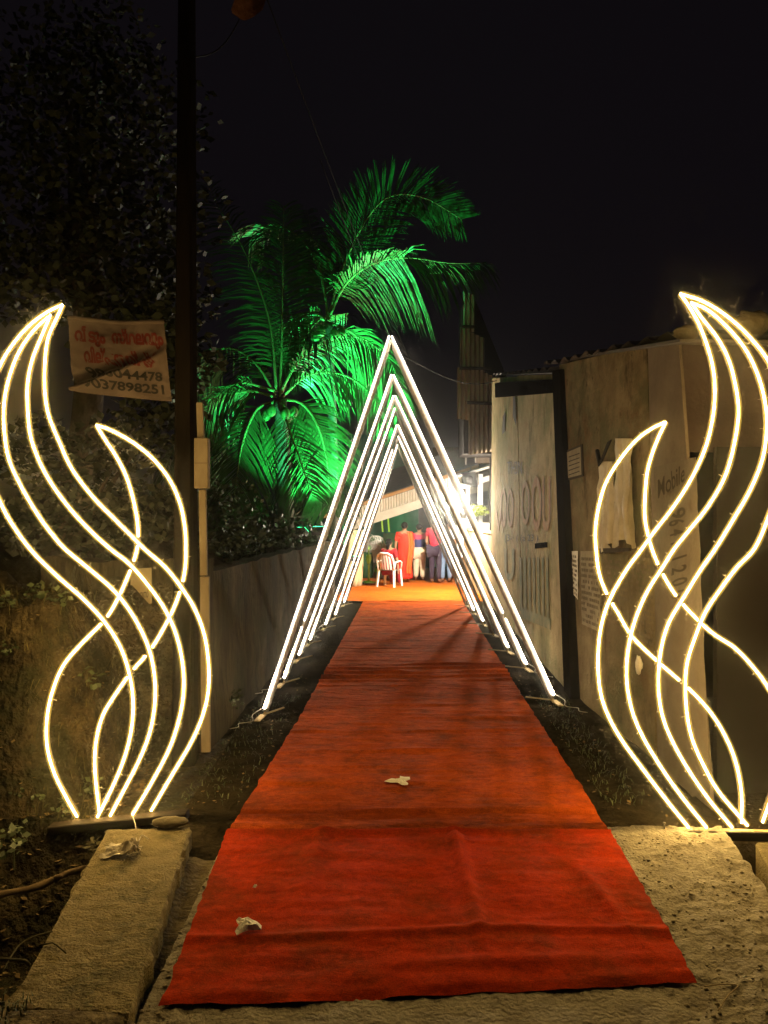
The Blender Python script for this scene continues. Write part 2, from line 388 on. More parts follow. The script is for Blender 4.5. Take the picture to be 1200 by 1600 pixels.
def rough(x, y):
    k = 1.0 if (x > 1.1 or x < -.6) else .45
    return k * (.009 * N((x, y, 1), 3) + .011 * N((x, y, 5), 17, 2) + .007 * N((x, y, 7), 40, 2))
def right_edge(y): return 2.01 - .155 * (4.46 - y) + .02 * N((0, y, 4), 6)
m = MB()
def cf(u, v):
    y = 2.72 + 1.92 * v
    e = min(1, v / .06)
    x = -.92 + u * (right_edge(y) + .92)
    return (x, y + .04 * N((x, 0, 2), 3) * (1 - v), .004 + rough(x, y) - .03 * (1 - e))
m.grid(cf, 170, 110)
n = len(m.v)
skirt = [cf(1, j/110) for j in range(111)]
m.add(skirt + [(p[0] - .01, p[1], -.34) for p in skirt], [(j, j+1, 111+j+1, 111+j) for j in range(110)])
path = structure(m.build("concrete_path", M['concrete'], smooth=True))
# loose stones in the concrete and on the dirt
def pebbles(spots, name, material):
    m = MB()
    for (x, y, z, r) in spots:
        m.ell((x, y, z), r, r * random.uniform(.6, 1), r * random.uniform(.35, .6), 6, 4, .5)
    return m.build(name, material, kind="stuff")
sp = []
for _ in range(620):
    y = random.uniform(2.75, 4.5); x = random.uniform(1.15, 1.95) if random.random() < .7 else random.uniform(-.92, -.70)
    if x < right_edge(y): sp.append((x, y, .006 + rough(x, y), random.choice((.004,.005,.006,.008,.011))))
for _ in range(420):
    y = random.uniform(2.3, 2.95); x = random.uniform(-1.4, 2.0); sp.append((x, y, ground_h(x, y) + .003, random.choice((.004,.005,.007,.012))))
o = pebbles(sp, "gravel", M['pebble']); o["label"] = "loose stones and grit on the concrete and dirt"; o["category"] = "gravel"

# slab over the drain, left
SL = [G(166,1296,.075), G(300,1292,.075), G(205,1588,.075), G(8,1578,.075)]
m = MB()
def slab_top(u, v):
    a = SL[3].lerp(SL[2], u); b = SL[0].lerp(SL[1], u); p = a.lerp(b, v)
    w = .022 * N((p.x * 2, p.y * 2, 3), 3) - .02 * max(0, N((p.x, p.y, 8), 7))
    p = p + Vector((w, w, 0)) if u in (0, 1) else p
    p.z += .004 * N((p.x, p.y, 1), 5) + .004 * N((p.x, p.y, 3), 22, 2) - (.012 if u in (0, 1) or v in (0, 1) else 0)
    return p
m.grid(slab_top, 40, 110)
rim = [slab_top(i/40, 0) for i in range(40)] + [slab_top(1, j/110) for j in range(110)] + [slab_top(1 - i/40, 1) for i in range(40)] + [slab_top(0, 1 - j/110) for j in range(110)]
k = len(rim)
m.add(rim + [Vector((p.x, p.y, -.03)) for p in rim], [(i, (i+1) % k, k + (i+1) % k, k + i) for i in range(k)])
tag(m.build("concrete_slab", M['slab'], org=(-1.2, 3.5, 0)), "long weathered concrete slab laid over the drain on the left", "slab")
# slab beyond the gap at the right
m = MB()
A_, B_, C_, D_ = G(1180,1316,.02), G(1300,1316,.02), G(1340,1440,.02), G(1226,1400,.02)
m.slab([A_, B_, C_, D_], (0,0,-.22))
tag(m.build("kerb_slab", M['slab'], org=tuple(A_), bevel=.012), "short concrete slab edge beyond the gap at the far right", "slab")

# ------------------------------------------------------------------ carpets
def edges(y):
    def lerp(pts):
        for (y0, x0), (y1, x1) in zip(pts, pts[1:]):
            if y <= y1: t = (y - y0) / (y1 - y0); return x0 + (x1 - x0) * t
        return pts[-1][1]
    return lerp([(2.5,-.945),(3.0,-.945),(4.5,-1.06),(7.0,-.99),(16.6,-.93)]), lerp([(2.5,1.16),(3.07,1.155),(4.5,1.19),(8,1.17),(16.6,1.15)])
def near_carpet(u, v):
    y0 = (1 - u) * 2.925 + u * 3.085 + .018 * N((u * 3, 0, 0), 2) ; y1 = 4.52 + .02 * N((u * 5, 2, 0), 1.5)
    y = y0 + (y1 - y0) * v
    l, r = edges(y); x = AX(y) + l + (r - l) * u + (.012 * N((0, y * 4, 0), 2) if u in (0, 1) else 0)
    z = .028 + .010 * N((x, y, 0), 2.2) + .006 * N((x * .7, y * 2.5, 4), 3)
    d = x - (AX(y) + .27 + .05 * (4.5 - y)); z += .035 * math.exp(-(d / .035) ** 2) * max(0, min(1, (y - 3.2) / .6)) * (1 if y < 4.45 else .4)
    d = x - (AX(y) - .5 - .02 * (4.5 - y)); z += .016 * math.exp(-(d / .05) ** 2) * max(0, min(1, (y - 3.4) / .5))
    z += .014 * math.exp(-((y - 3.42 - .04 * math.sin(x * 2.3)) / .03) ** 2)
    z += .012 * math.exp(-((y - 3.18 - .05 * x) / .04) ** 2) * (.5 + .5 * math.sin(x * 3.0))
    d = x - (AX(y) + 1.0 - .16 * (y - 3.4)); z += .02 * math.exp(-(d / .04) ** 2) * math.exp(-((y - 3.75) / .35) ** 2)
    e = max(0, 1 - v / .03)
    z += e * (.008 * N((x * 2.5, 0, 0), 2) - .014)
    z += .012 * math.exp(-((v - 1) / .025) ** 2)
    return (x, y, z)
random.seed(77)
RIP = []
yy = 4.75
while yy < 16:
    RIP.append((yy, random.choice((.003,.005,.008,.013)), random.uniform(.018, .04), random.uniform(-.06, .06), random.uniform(0, 99))); yy += random.uniform(.07, .26) * (.7 + yy / 14)
def far_carpet(u, v):
    y = 4.47 * (1 - v) ** 1.6 + 16.35 * (1 - (1 - v) ** 1.6)
    l, r = edges(y); x = AX(y) + l + (r - l) * u + (.012 * N((0, y * 3, 2), 2) if u in (0, 1) else 0)
    z = .024 + .006 * N((x * .6, y * 2.2, 1), 3) + .005 * N((x * .5, y * 5, 6), 2) + .003 * N((x, y * 9, 2), 2)
    for yc, h, w in ((8.55, .028, .03), (8.75, .042, .032), (8.98, .052, .034), (9.22, .044, .034), (9.42, .030, .03), (11.2, .010, .05), (7.5, .012, .04), (6.6, .010, .04), (6.05, .013, .035), (13.4, .012, .06), (5.35, .009, .03)):
        z += h * math.exp(-((y - yc - .06 * N((x * .8, yc, 0), 1.2) - .03 * x) / w) ** 2) * (.65 + .5 * N((x * .8, yc, 5), 1.3))
    for yc, h, w, sl, sd in RIP:
        d = y - yc - sl * x - .05 * N((x * .9, sd, 0), 1.2)
        if abs(d) < .12: z += h * math.exp(-(d / w) ** 2) * max(0, .35 + 1.1 * N((x * .7, sd, 5), 1.3))
    z += .010 * math.exp(-((y - 4.62 - .05 * N((x, 0, 0), 2)) / .05) ** 2)
    if v < .02: z -= .012
    return (x, y, z)
m = MB(); m.grid(near_carpet, 120, 110)
tag(m.build("red_carpet", M['carpet_near'], org=(.15, 3.0, 0), smooth=True), "bright red carpet piece with folds lying nearest at the bottom", "carpet")
m = MB(); m.grid(far_carpet, 60, 700)
tag(m.build("red_carpet", M['carpet_path'], org=(.3, 8.0, 0), smooth=True), "long wrinkled brick red runner leading under the lit arches", "carpet")
def orange(u, v):
    y = 16.15 + 9.5 * v; x = AX(y) - 1.55 + (3.4 + 1.6 * v) * u
    z = .03 + .02 * N((x, y, 0), 1.1) + .012 * N((x, y * 3, 2), 2)
    return (x, y, z)
m = MB(); m.grid(orange, 70, 110)
tag(m.build("orange_mat", M['mat_orange'], org=(.6, 18, 0), smooth=True), "creased orange floor mat spread under the group of people", "mat")
# ------------------------------------------------------------------ left retaining wall
m = MB()
def lw(u, v):
    y = 6.17 + 10.4 * u; top = 1.40 - .012 * (y - 6) + .03 * N((0, y, 0), 1.4)
    x = wall_x_left(y) + .02 * N((y, v * 2, 0), 2.0) - .05 * v
    return (x, y, -.1 + (top + .1) * v)
def lwb(u, v):
    p = lw(u, v); return (p[0] - .22, p[1], p[2])
m.grid(lw, 90, 14); m.grid(lwb, 90, 14)
m.grid(lambda u, v: Vector(lw(u, 1)).lerp(Vector(lwb(u, 1)), v) + Vector((0, 0, .02 * N((u * 40, v, 0), 1) * v * (1 - v) * 4)), 90, 3)
m.grid(lambda u, v: Vector(lw(0, u)).lerp(Vector(lwb(0, u)), v), 14, 1)
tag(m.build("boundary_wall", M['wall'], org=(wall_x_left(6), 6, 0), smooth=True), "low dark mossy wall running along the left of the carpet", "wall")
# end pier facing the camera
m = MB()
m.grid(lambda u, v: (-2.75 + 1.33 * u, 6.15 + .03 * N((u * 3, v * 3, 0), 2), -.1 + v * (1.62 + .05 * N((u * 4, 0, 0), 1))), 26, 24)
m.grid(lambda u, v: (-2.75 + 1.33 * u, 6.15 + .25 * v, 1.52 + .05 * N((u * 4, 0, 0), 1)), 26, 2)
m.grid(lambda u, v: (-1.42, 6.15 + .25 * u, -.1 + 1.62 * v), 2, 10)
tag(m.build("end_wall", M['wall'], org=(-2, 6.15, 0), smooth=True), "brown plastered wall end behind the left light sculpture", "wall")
# ------------------------------------------------------------------ flame-shaped light sculptures
LEFT = dict(
 big=[[(98,477),(73,489),(43,512),(17,543),(0,572),(-17,612),(-25,655),(-24,700),(-14,750),(0,785),(17,817),(48,860),(88,900),(128,935),(161,970),(187,1010),(202,1054),(208,1098),(205,1142),(194,1186),(176,1230),(152,1278)],
      [(79,493),(52,518),(29,552),(13,595),(6,635),(7,679),(14,719),(32,759),(57,802),(80,834),(103,860),(143,893),(180,926),(209,965),(231,1010),(241,1054),(242,1098),(235,1142),(220,1183),(198,1227),(172,1276)],
      [(79,493),(65,526),(50,564),(43,601),(43,635),(47,679),(59,716),(80,756),(112,799),(145,834),(174,860),(202,882),(231,915),(257,952),(275,992),(285,1036),(287,1080),(280,1124),(264,1172),(235,1227),(207,1274)],
      [(98,477),(89,497),(75,529),(70,569),(70,612),(76,650),(92,690),(112,733),(144,776),(178,811),(205,838),(227,860),(257,886),(282,917),(304,952),(319,992),(326,1040),(325,1084),(315,1124),(297,1164),(271,1208),(236,1268)]],
 small=[[(147,664),(172,673),(207,693),(239,720),(264,753),(280,791),(287,830),(288,860),(287,889),(280,922),(264,963),(235,1014),(203,1052),(180,1084),(158,1120),(147,1161),(145,1208),(152,1276)],
        [(147,664),(161,687),(178,713),(193,742),(204,776),(211,811),(213,840),(211,860),(202,889),(183,933),(161,970),(125,1007),(95,1043),(77,1087),(69,1131),(70,1172),(81,1212),(99,1249),(117,1281)]])
RIGHT = dict(
 big=[[(1063,460),(1099,472),(1136,495),(1170,526),(1200,564),(1217,605),(1226,650),(1226,700),(1216,760),(1200,811),(1179,858),(1151,888),(1127,920),(1102,958),(1085,1000),(1074,1035),(1071,1070),(1073,1112),(1081,1154),(1099,1196),(1123,1238),(1168,1291)],
      [(1080,474),(1107,486),(1142,518),(1168,552),(1186,592),(1196,633),(1198,670),(1192,716),(1173,765),(1145,814),(1118,858),(1095,891),(1071,930),(1046,972),(1034,1010),(1029,1052),(1030,1091),(1037,1126),(1053,1164),(1077,1206),(1109,1252),(1144,1294)],
      [(1080,474),(1096,497),(1121,529),(1139,564),(1150,607),(1154,647),(1147,696),(1133,745),(1107,791),(1078,828),(1054,858),(1035,888),(1011,926),(993,968),(983,1007),(979,1045),(981,1080),(990,1119),(1007,1157),(1035,1203),(1067,1248),(1104,1294)],
      [(1063,460),(1073,474),(1090,503),(1104,538),(1114,575),(1117,615),(1113,658),(1101,704),(1078,753),(1050,796),(1022,832),(1002,860),(979,891),(955,933),(941,972),(935,1014),(935,1056),(941,1094),(955,1129),(976,1164),(1007,1206),(1042,1252),(1076,1294)]],
 small=[[(1044,659),(1021,670),(995,690),(969,722),(949,756),(938,793),(933,828),(934,860),(939,898),(951,930),(969,961),(990,996),(1025,1031),(1065,1066),(1095,1094),(1123,1129),(1144,1168),(1156,1203),(1163,1245),(1163,1291)],
        [(1044,659),(1032,684),(1021,713),(1014,742),(1011,779),(1011,811),(1016,838),(1023,862),(1037,895),(1060,933),(1091,968),(1119,993),(1151,1014),(1175,1038),(1200,1070),(1222,1110),(1231,1150),(1229,1190),(1217,1230),(1196,1290)]])
def flame(spec, Y, label, base):
    t = thing("flame_light_sculpture", base, label, "light sculpture", "flame shaped light sculptures beside the carpet")
    big3 = []
    clips = MB()
    def strip(pts, y, first=True):
        pts = [Vector((p.x, p.y + y, p.z)) for p in pts]
        m = MB(); m.tube(pts, .0058, 8); o = m.build("led_strip", M['led_warm'], t)
        m = MB(); m.tube(pts, .0112, 10, caps=False); m.build("halo_shell", M['halo_warm'], o)  # glowing shells imitate the strip's bloom, inner then outer
        m = MB(); m.tube(pts, .0195, 10, caps=False); m.build("halo_edge", M['halo_warm2'], o)
    def rod(pts, y):
        m = MB(); m.tube([Vector((p.x, p.y + y, p.z)) for p in pts], .006, 6); m.build("frame_rod", M['rod'], t)
        acc = 0
        for a, b in zip(pts, pts[1:]):
            acc += (b - a).length
            if acc > .17:
                acc = 0; tn = (b - a).normalized(); sd = Vector((tn.z, 0, -tn.x)) * random.choice((1, 1, -1))
                c = a + Vector((0, y, 0))
                clips.beam(c - sd * .004, c + sd * random.uniform(.016, .029) + Vector((0, -.005, 0)), .002, .002)
    for ln in spec['big']:
        pts = spline([P(x, y, Y) for x, y in ln], .035); big3.append(pts)
    for i, pts in enumerate(big3):
        strip(pts, 0); rod(pts, .034)
    for ln in spec['small']:
        pts = spline([P(x, y, Y) for x, y in ln], .02)
        rod(pts, .075)
        # the strip is cut where it passes behind the big flame's rods
        seg = []; segs = []
        cut = [False] * len(pts)
        for i in range(len(pts) - 1):
            if i < 20 or i > len(pts) - 14: continue
            for b in big3:
                d = min((q.x - pts[i].x) ** 2 + (q.z - pts[i].z) ** 2 for q in b)
                if d < .0115 ** 2:
                    for k in range(i, min(i + 2, len(pts))): cut[k] = True
        for p, c in zip(pts, cut):
            if c:
                if len(seg) > 3: segs.append(seg)
                seg = []
            else: seg.append(p)
        if len(seg) > 3: segs.append(seg)
        for sg in segs: strip(sg, .036)
    o = clips.build("cable_ties", M['cable'], t, kind="stuff")
    return t
YL, YR = 4.80, 4.62
fl = flame(LEFT, YL, "tall warm LED flame sculpture on the left by the banner", tuple(P(180, 1280, YL)))
fr = flame(RIGHT, YR, "tall warm LED flame sculpture on the right by the hut", tuple(P(1110, 1297, YR)))
# the boards they stand on
m = MB(); m.beam(P(78, 1296, YL) , P(294, 1274, YL), .09, .05)
tag(m.build("base_board", M['wood_dark'], org=tuple(P(180, 1290, YL)), bevel=.006), "dark timber under the left flame sculpture, resting on the slab", "timber")
t = thing("base_board", tuple(P(1060, 1302, YR)), "pale timber rail under the right flame sculpture with an upright nail", "timber")
m = MB(); m.beam(P(1015, 1302, YR), P(1225, 1308, YR), .07, .052); m.build("rail", M['wood_pale'], t, bevel=.004)
m = MB(); m.tube([P(1038, 1297, YR), P(1038, 1287, YR)], .0035, 6); m.tube([P(1038, 1287.5, YR), P(1038, 1286, YR)], .009, 8); m.build("nail", M['cable'], t)
m = MB(); m.beam(P(1075, 1306, YR - .045), P(1225, 1309, YR - .045), .02, .050); m.build("dark_face_board", M['wood_dark'], t)

# ------------------------------------------------------------------ lit arches
#         left foot     apex       right foot   left lit, right lit
ARCH = [((411,1124),(610,533),(866,1101),1,1), ((441,1074),(613,592),(823,1050),1,1), ((465,1036),(616,624),(795,1023),1,1),
        ((482,1011),(618,643),(772,996),1,0), ((507,986),(621,669),(756,980),1,1), ((522,970),(621,686),(741,962),1,1), ((537,949),(622,699),(730,950),1,0)]
names = ["first and nearest", "second", "third", "fourth", "fifth", "sixth", "seventh and farthest"]
for i, (lf, ap, rf, ll, rl) in enumerate(ARCH):
    a = G(*lf); c = G(*rf); Ym = (a.y + c.y) / 2; b = P(ap[0], ap[1], Ym)
    t = thing("lit_arch", ((a.x + c.x) / 2, Ym, 0), "triangular white LED arch over the carpet, %s from the camera" % names[i], "arch", "pointed LED arches over the carpet")
    up = Vector((0, 0, 1))
    for foot, side, lit in ((a, -1, ll), (c, 1, rl)):
        d = (b - foot).normalized(); fv = (c - a).normalized(); front = Vector((fv.y, -fv.x, 0))
        out = Vector((d.z * side, 0, -d.x * side)).normalized()
        p0 = foot + d * .07; L = (b - p0).length
        m = MB(); m.tube([p0 + d * (L * k / 8) for k in range(9)], .027, 10); m.build("leg", M['pipe'], t)
        off = out * .024 + front * .034
        if lit:
            gap = [(0.03, .17), (.19, .985)] if i in (1,) else [(0.03, .985)]
            top = .985 if not (i in (5, 6) and side < 0) else (.93 if i == 5 else .985)
            for s0, s1 in gap:
                s1 = min(s1, top)
                q = [p0 + off + d * (L * (s0 + (s1 - s0) * k / 10)) for k in range(11)]
                if s1 > .97: q[-1] = b + Vector((out.x * .012, front.y * .034, .035)); q = q[:-1] + [q[-1] - d * .03 + out * .006, q[-1]] if False else q
                m = MB(); m.tube(q, .0052, 8); o = m.build("led_strip", M['led_white'], t)
                m = MB(); m.tube(q, .0165, 10, caps=False); m.build("diffuser_tube", M['sleeve_white'], o)
            q = [p0 + off * 1.02 + d * .03, p0 + off * 1.02 + d * (L * .10)]
            m = MB(); m.tube(q, .011, 8); m.build("led_end_piece", M['led_white'], t)
        # bent steel foot
        m = MB(); fo = foot + Vector((0, -.02, .012))
        inn = Vector((-side * .16, .26, 0)) if side < 0 else Vector((-side * .26, .14, 0))
        m.beam(fo + Vector((side * .03, -.14, .01)), fo + Vector((0, .04, .02)), .055, .010)
        m.beam(fo + Vector((0, .04, .022)), fo + inn + Vector((0, 0, .03)), .02, .010)
        m.beam(fo + Vector((0, .03, 0)), p0 + d * .05, .03, .02)
        m.build("foot", M['wood_pale'], t, smooth=False)
    # cable from the strip's end to the ground
    for foot, side, on in ((a, -1, i in (0, 1, 4)), (c, 1, i in (0, 1))):
        if not on: continue
        pts = [foot + Vector((side * .01, -.03, .10))]
        for k in range(1, 7): pts.append(foot + Vector((side * (.02 + .035 * k + .03 * math.sin(k * 2.1)), -.04 - .05 * k + .04 * math.cos(k * 1.7), max(.012, .09 - .03 * k))))
        m = MB(); m.tube(spline(pts, .02), .004, 5); m.build("cable", M['cable'], t)

# ------------------------------------------------------------------ pole with pale planks, left
YP = 5.95
t = thing("utility_pole", (P(290, 1185, YP).x, YP, -.05), "thick black pole with pale planks nailed to its side, left of the arches", "pole")
m = MB()
x0, x1 = P(272, 0, YP).x, P(307, 0, YP).x
m.loft([[Vector((x0 + .02 * k + dx * ((x1 - x0) - .03 * k), YP - .09 + dy * .18, -.1 + k * 2.4)) for dx, dy in ((.12,0),(.88,0),(1,.12),(1,.88),(.88,1),(.12,1),(0,.88),(0,.12))] for k in range(5)])
m.build("post", M['pole'], t, smooth=False)
for (xa, ya, xb, yb, nm) in ((308,630,318,686,"plank"), (312,766,323,900,"plank"), (314,902,328,1176,"plank")):
    m = MB(); a, b = P((xa + xb) / 2 - 1, ya, YP - .10), P((xa + xb) / 2 + 1, yb, YP - .10)
    m.beam(a, b, (xb - xa) / F * YP, .03, up=(0, -1, 0)); m.build(nm, M['plank_pale'], t, bevel=.004)
m = MB(); a, b = P(303, 685, YP - .16), P(325, 764, YP - .16)
m.box((a.x, YP - .16, b.z), (b.x, YP - .085, a.z)); o = m.build("junction_box", M['plank_pale'], t, bevel=.006)
m = MB(); m.box((a.x + .006, YP - .162, (a.z + b.z) / 2 - .002), (b.x - .006, YP - .1605, (a.z + b.z) / 2 + .002)); m.build("lid_seam", M['ink_fade'], o)

# ------------------------------------------------------------------ banner
YB = 5.75
BC = [P(112, 612, YB), P(268, 628, YB + .15), P(257, 507, YB + .15), P(106, 500, YB)]
def ban(u, v, off=0.0):
    p = BC[0].lerp(BC[1], u).lerp(BC[3].lerp(BC[2], u), v)
    d = (v - (.12 + .62 * u)) / math.sqrt(1 + .62 ** 2)
    s = max(0, min(1, (1.05 - u) * 3))
    p.y += .115 * math.exp(-((d - .02) / .055) ** 2) * s - .06 * math.exp(-((d + .08) / .05) ** 2) * s
    p.y += .012 * math.sin(u * 9 + v * 3) + .01 * N((u * 3, v * 3, 0), 2) - off
    p.z -= .018 * math.sin(math.pi * u) * (1 if v > .5 else .4)
    return p
t = thing("banner", tuple(BC[0]), "dirty white cloth banner with red script and phone numbers, upper left", "banner")
m = MB(); m.grid(ban, 70, 56); m.build("cloth", M['banner'], t, smooth=True)
m = MB(); m.tube([ban(k / 12, 1.0) + Vector((0, .0, .015)) for k in range(13)], .017, 8); m.build("hem_rod", M['banner'], t)
m = MB(); m.grid(lambda u, v: ban(u, -.0 + .05 * v, .003), 40, 2); m.build("hem", M['banner'], t, smooth=True)
def line(u0, v0, u1, v1):
    return lambda u, v: ban(u0 + (u1 - u0) * u, v0 + (v1 - v0) * v, .006)
lettering("വീടും", line(.06, .66, .38, .93), M['red_ink'], t, bold=.045)
lettering("സ്ഥലവും", line(.44, .68, .97, .94), M['red_ink'], t, bold=.045)
lettering("വില്പനയ്ക്ക്", line(.14, .42, .88, .66), M['red_ink'], t, bold=.045)
lettering("9846044478", line(.14, .245, .93, .37), M['ink'], t, bold=.025)
lettering("9037898251", line(.14, .08, .93, .205), M['ink'], t, bold=.025)
for a, b in ((ban(0, 1), P(60, 470, YB + .4)), (ban(1, 1), P(300, 470, YB + .5)), (ban(1, 0), P(302, 660, YB + .3))):
    m = MB(); m.tube([a, b], .004, 5); m.build("tie_cord", M['cable_black'], t)

# small notice on the wall behind the left flame
t = thing("paper_notice", tuple(P(215, 950, 6.1)), "small torn white notice stuck on the brown wall end", "notice")
nf = lambda u, v: P(202 + 35 * u + 3 * v * (1 - u), 948 - 4 * u - (58 - 2 * u) * v, 6.10 + .012 * math.sin(u * 4 + v * 5))
m = MB(); m.grid(nf, 8, 10); m.build("sheet", M['paper'], t, smooth=True)
lettering("ക്ലാസ്", lambda u, v: nf(.12 + .76 * u, .18 + .24 * v) + Vector((0, -.006, 0)), M['ink_fade'], t, bold=.01)
# ------------------------------------------------------------------ hut along the right side
HA, HB = 2.366, -.0453            # near part:  x = HA + HB*y
KA, KB = 1.71, .0308              # far part
Hn = lambda px, py: W(px, py, HA, HB)
Hk = lambda px, py: W(px, py, KA, KB)
def board(fn, quad, mt, parent, name, th=.022, off=0.0):
    """flat board on the wall: photo corners (lower left, lower right, upper right, upper left)"""
    m = MB(); pts = [fn(x, y) + Vector((-off, 0, 0)) for x, y in quad]
    for p in pts: p.z = max(p.z, -.06)
    m.slab(pts, (th, 0, 0)); return m.build(name, mt, parent, smooth=False)
t = thing("hut", (2.2, 8, 0), "long shabby board hut with stained walls along the right of the carpet", "hut")
# near boards
edge_px = [874, 935, 1011]
tops = [571, 557, 540]
low = lambda fn, px: (px, 1400)
for i in range(2):
    xa, xb = edge_px[i] + (.2 if i else 0), edge_px[i+1] - .2
    board(Hn, [(xa + 14, 1400), (xb + 14, 1400), (xb, tops[i+1]), (xa, tops[i])], M['hut'], t, "board")
board(Hn, [(1028, 1400), (1112, 1400), (1060, 531), (1012, 540)], M['hut2'], t, "board")
# far boards
cuts = [(769, 807.6, 592, 590), (808.6, 866, 588, 586)]
for xa, xb, ta, tb in cuts:
    sk = lambda x: (x - 769) / 97 * 20 + 4 if x > 790 else 2
    o = board(Hk, [(xa + sk(xa) - 4, 1300), (xb + sk(xb) - 4, 1300), (xb, tb), (xa, ta)], M['cream'], t, "board", th=.025, off=random.uniform(0, .012))
# dark post, lintel and roof
m = MB(); a, b = Hk(868, 575), Hk(893, 1090)
m.slab([Vector((p.x - .04, p.y, max(p.z, -.05))) for p in (Hk(887, 1300), Hk(898, 1300), Hk(880, 578), Hk(868, 580))], (.12, 0, 0)); m.build("post", M['pole'], t, smooth=False)
m = MB(); m.slab([p + Vector((-.09, 0, 0)) for p in (Hk(781, 622), Hk(867, 615), Hk(867, 594), Hk(781, 599))], (.07, 0, 0)); m.build("lintel", M['black'], t, smooth=False)
# roof sheet of the near part, overhanging a little
ra, rb = Hn(858, 573), Hn(1064, 528)
m = MB()
def rf(u, v):
    p = ra.lerp(rb, u); q = p + Vector((-.06 + 3.2 * v, 0, .02 + .12 * v + .018 * math.sin(u * 60) + .02 * N((u * 4, 0, 0), 2)))
    return q
m.grid(rf, 110, 3); m.grid(lambda u, v: rf(u, v) + Vector((0, 0, .012)), 110, 3)
m.build("roof_sheet", M['roof'], t, smooth=True)
ka, kb = Hk(772, 590), Hk(862, 583)
m = MB(); m.grid(lambda u, v: ka.lerp(kb, u) + Vector((-.02 + 2.8 * v, 0, .05 + .1 * v + .02 * math.sin(u * 70))), 90, 3); m.build("roof_sheet", M['roof'], t, smooth=True)
# dark shop front and interior on the right of the corner
cn = Hn(1113, 1200); ct = Hn(1061, 531)
m = MB()
fx = cn.x + .06
m.slab([Vector((ct.x + .02, ct.y - .02, CAMZ + .43)), Vector((fx + 3.0, ct.y + .25, CAMZ + .43)), Vector((fx + 3.0, ct.y + .25, ct.z + .02)), Vector((ct.x + .02, ct.y - .02, ct.z))], (0, .03, 0))
m.build("front_tarpaulin", M['maroon'], t, smooth=False)
m = MB(); m.box((2.3, 8.0, -.1), (6.0, 8.1, 3.2)); m.build("back_wall", M['dark'], t)
m = MB(); m.box((fx + .10, cn.y + .30, -.1), (fx + 2.8, cn.y + .36, CAMZ + .45)); m.build("shutter", M['dark'], t)
# flex sheet with painted mobile number
t2 = thing("flex_sheet", tuple(Hn(1070, 1190)), "grey flex sheet with a handwritten mobile number on the hut corner", "sheet")
fq = [(1036, 1270), (1116, 1235), (1094, 715), (1027, 731)]
def flexf(u, v, off=.028):
    a = Vector((fq[0][0] + (fq[1][0] - fq[0][0]) * u, fq[0][1] + (fq[1][1] - fq[0][1]) * u)); b = Vector((fq[3][0] + (fq[2][0] - fq[3][0]) * u, fq[3][1] + (fq[2][1] - fq[3][1]) * u))
    q = a.lerp(b, v); p = Hn(q.x, q.y); p.x -= off + .01 * N((u * 2, v * 6, 0), 1.5); return p
m = MB(); m.grid(flexf, 12, 50); m.build("sheet", M['flex'], t2, smooth=True)
lettering("Mobile", lambda u, v: flexf(.10 + .66 * u, .905 + .055 * v + .03 * u, .034), M['ink_fade'], t2, bold=.01)
lettering("9", lambda u, v: flexf(.38 + .34 * v, .862 - .03 * u, .034), M['ink_fade'], t2, bold=.02)
lettering("6 4 1", lambda u, v: flexf(.36 + .34 * v, .83 - .07 * u, .034), M['ink_fade'], t2, bold=.02)
lettering("1 2 0 0 1", lambda u, v: flexf(.36 + .36 * v, .72 - .15 * u, .034), M['ink_fade'], t2, bold=.02)
# framed notice, hanging plastic, posters
t2 = thing("framed_notice", tuple(Hn(900, 752)), "small framed paper notice on the hut wall beside the dark post", "notice")
board(Hn, [(888, 752), (913, 745), (911, 695), (886, 705)], M['ink_fade'], t2, "frame", .015, .012)
board(Hn, [(890, 748), (910.5, 742.5), (909, 699), (888, 708)], M['paper'], t2, "paper", .003, .016)
for k in range(5):
    board(Hn, [(891, 716 + k*7), (908, 710 + k*7), (908, 708.5 + k*7), (891, 714.5 + k*7)], M['ink_fade'], t2, "printed_line", .001, .0175)
def hang(u, v, x0, x1, y0, y1, sd):
    px = x0 + (x1 - x0) * u; py = y0 + (y1 - y0) * (1 - v) + 8 * math.sin(u * 5 + sd) * (1 - v)
    p = Hn(px, py); p.x -= .05 + .035 * (1 - v * .6) * math.sin(u * 17 + v * 3 + sd) * (.5 + .5 * u) + .02 * N((u * 4, v * 2, sd), 2); return p
t2 = thing("plastic_bag", tuple(Hn(955, 855)), "crumpled pale plastic sheet hanging in folds left on the hut wall", "plastic sheet")
m = MB(); m.grid(lambda u, v: hang(u, v, 941 + 4 * v, 968, 722, 858, 0), 26, 26); m.build("folds", M['plastic'], t2, smooth=True)
m = MB(); m.tube([Hn(938, 705) + Vector((-.03, 0, 0)), Hn(946, 728) + Vector((-.05, 0, 0))], .02, 6); m.build("knot", M['ink'], t2)
t2 = thing("plastic_bag", tuple(Hn(985, 852)), "taller pale plastic sheet hanging from a dark strap on the hut wall", "plastic sheet")
m = MB(); m.grid(lambda u, v: hang(u, v, 969, 1000 - 4 * v, 686, 852, 2.2), 26, 30); m.build("folds", M['plastic'], t2, smooth=True)
m = MB(); m.slab([Hn(x, y) + Vector((-.07, 0, 0)) for x, y in ((948, 730), (954, 722), (969, 688), (963, 692))], (-.012, 0, 0)); m.build("strap", M['ink'], t2, smooth=False)
m = MB(); m.slab([Hn(x, y) + Vector((-.05, 0, 0)) for x, y in ((944, 866), (996, 862), (996, 857), (944, 858))], (-.02, 0, 0)); m.build("bottom_bar", M['wood_dark'], t2, smooth=False)
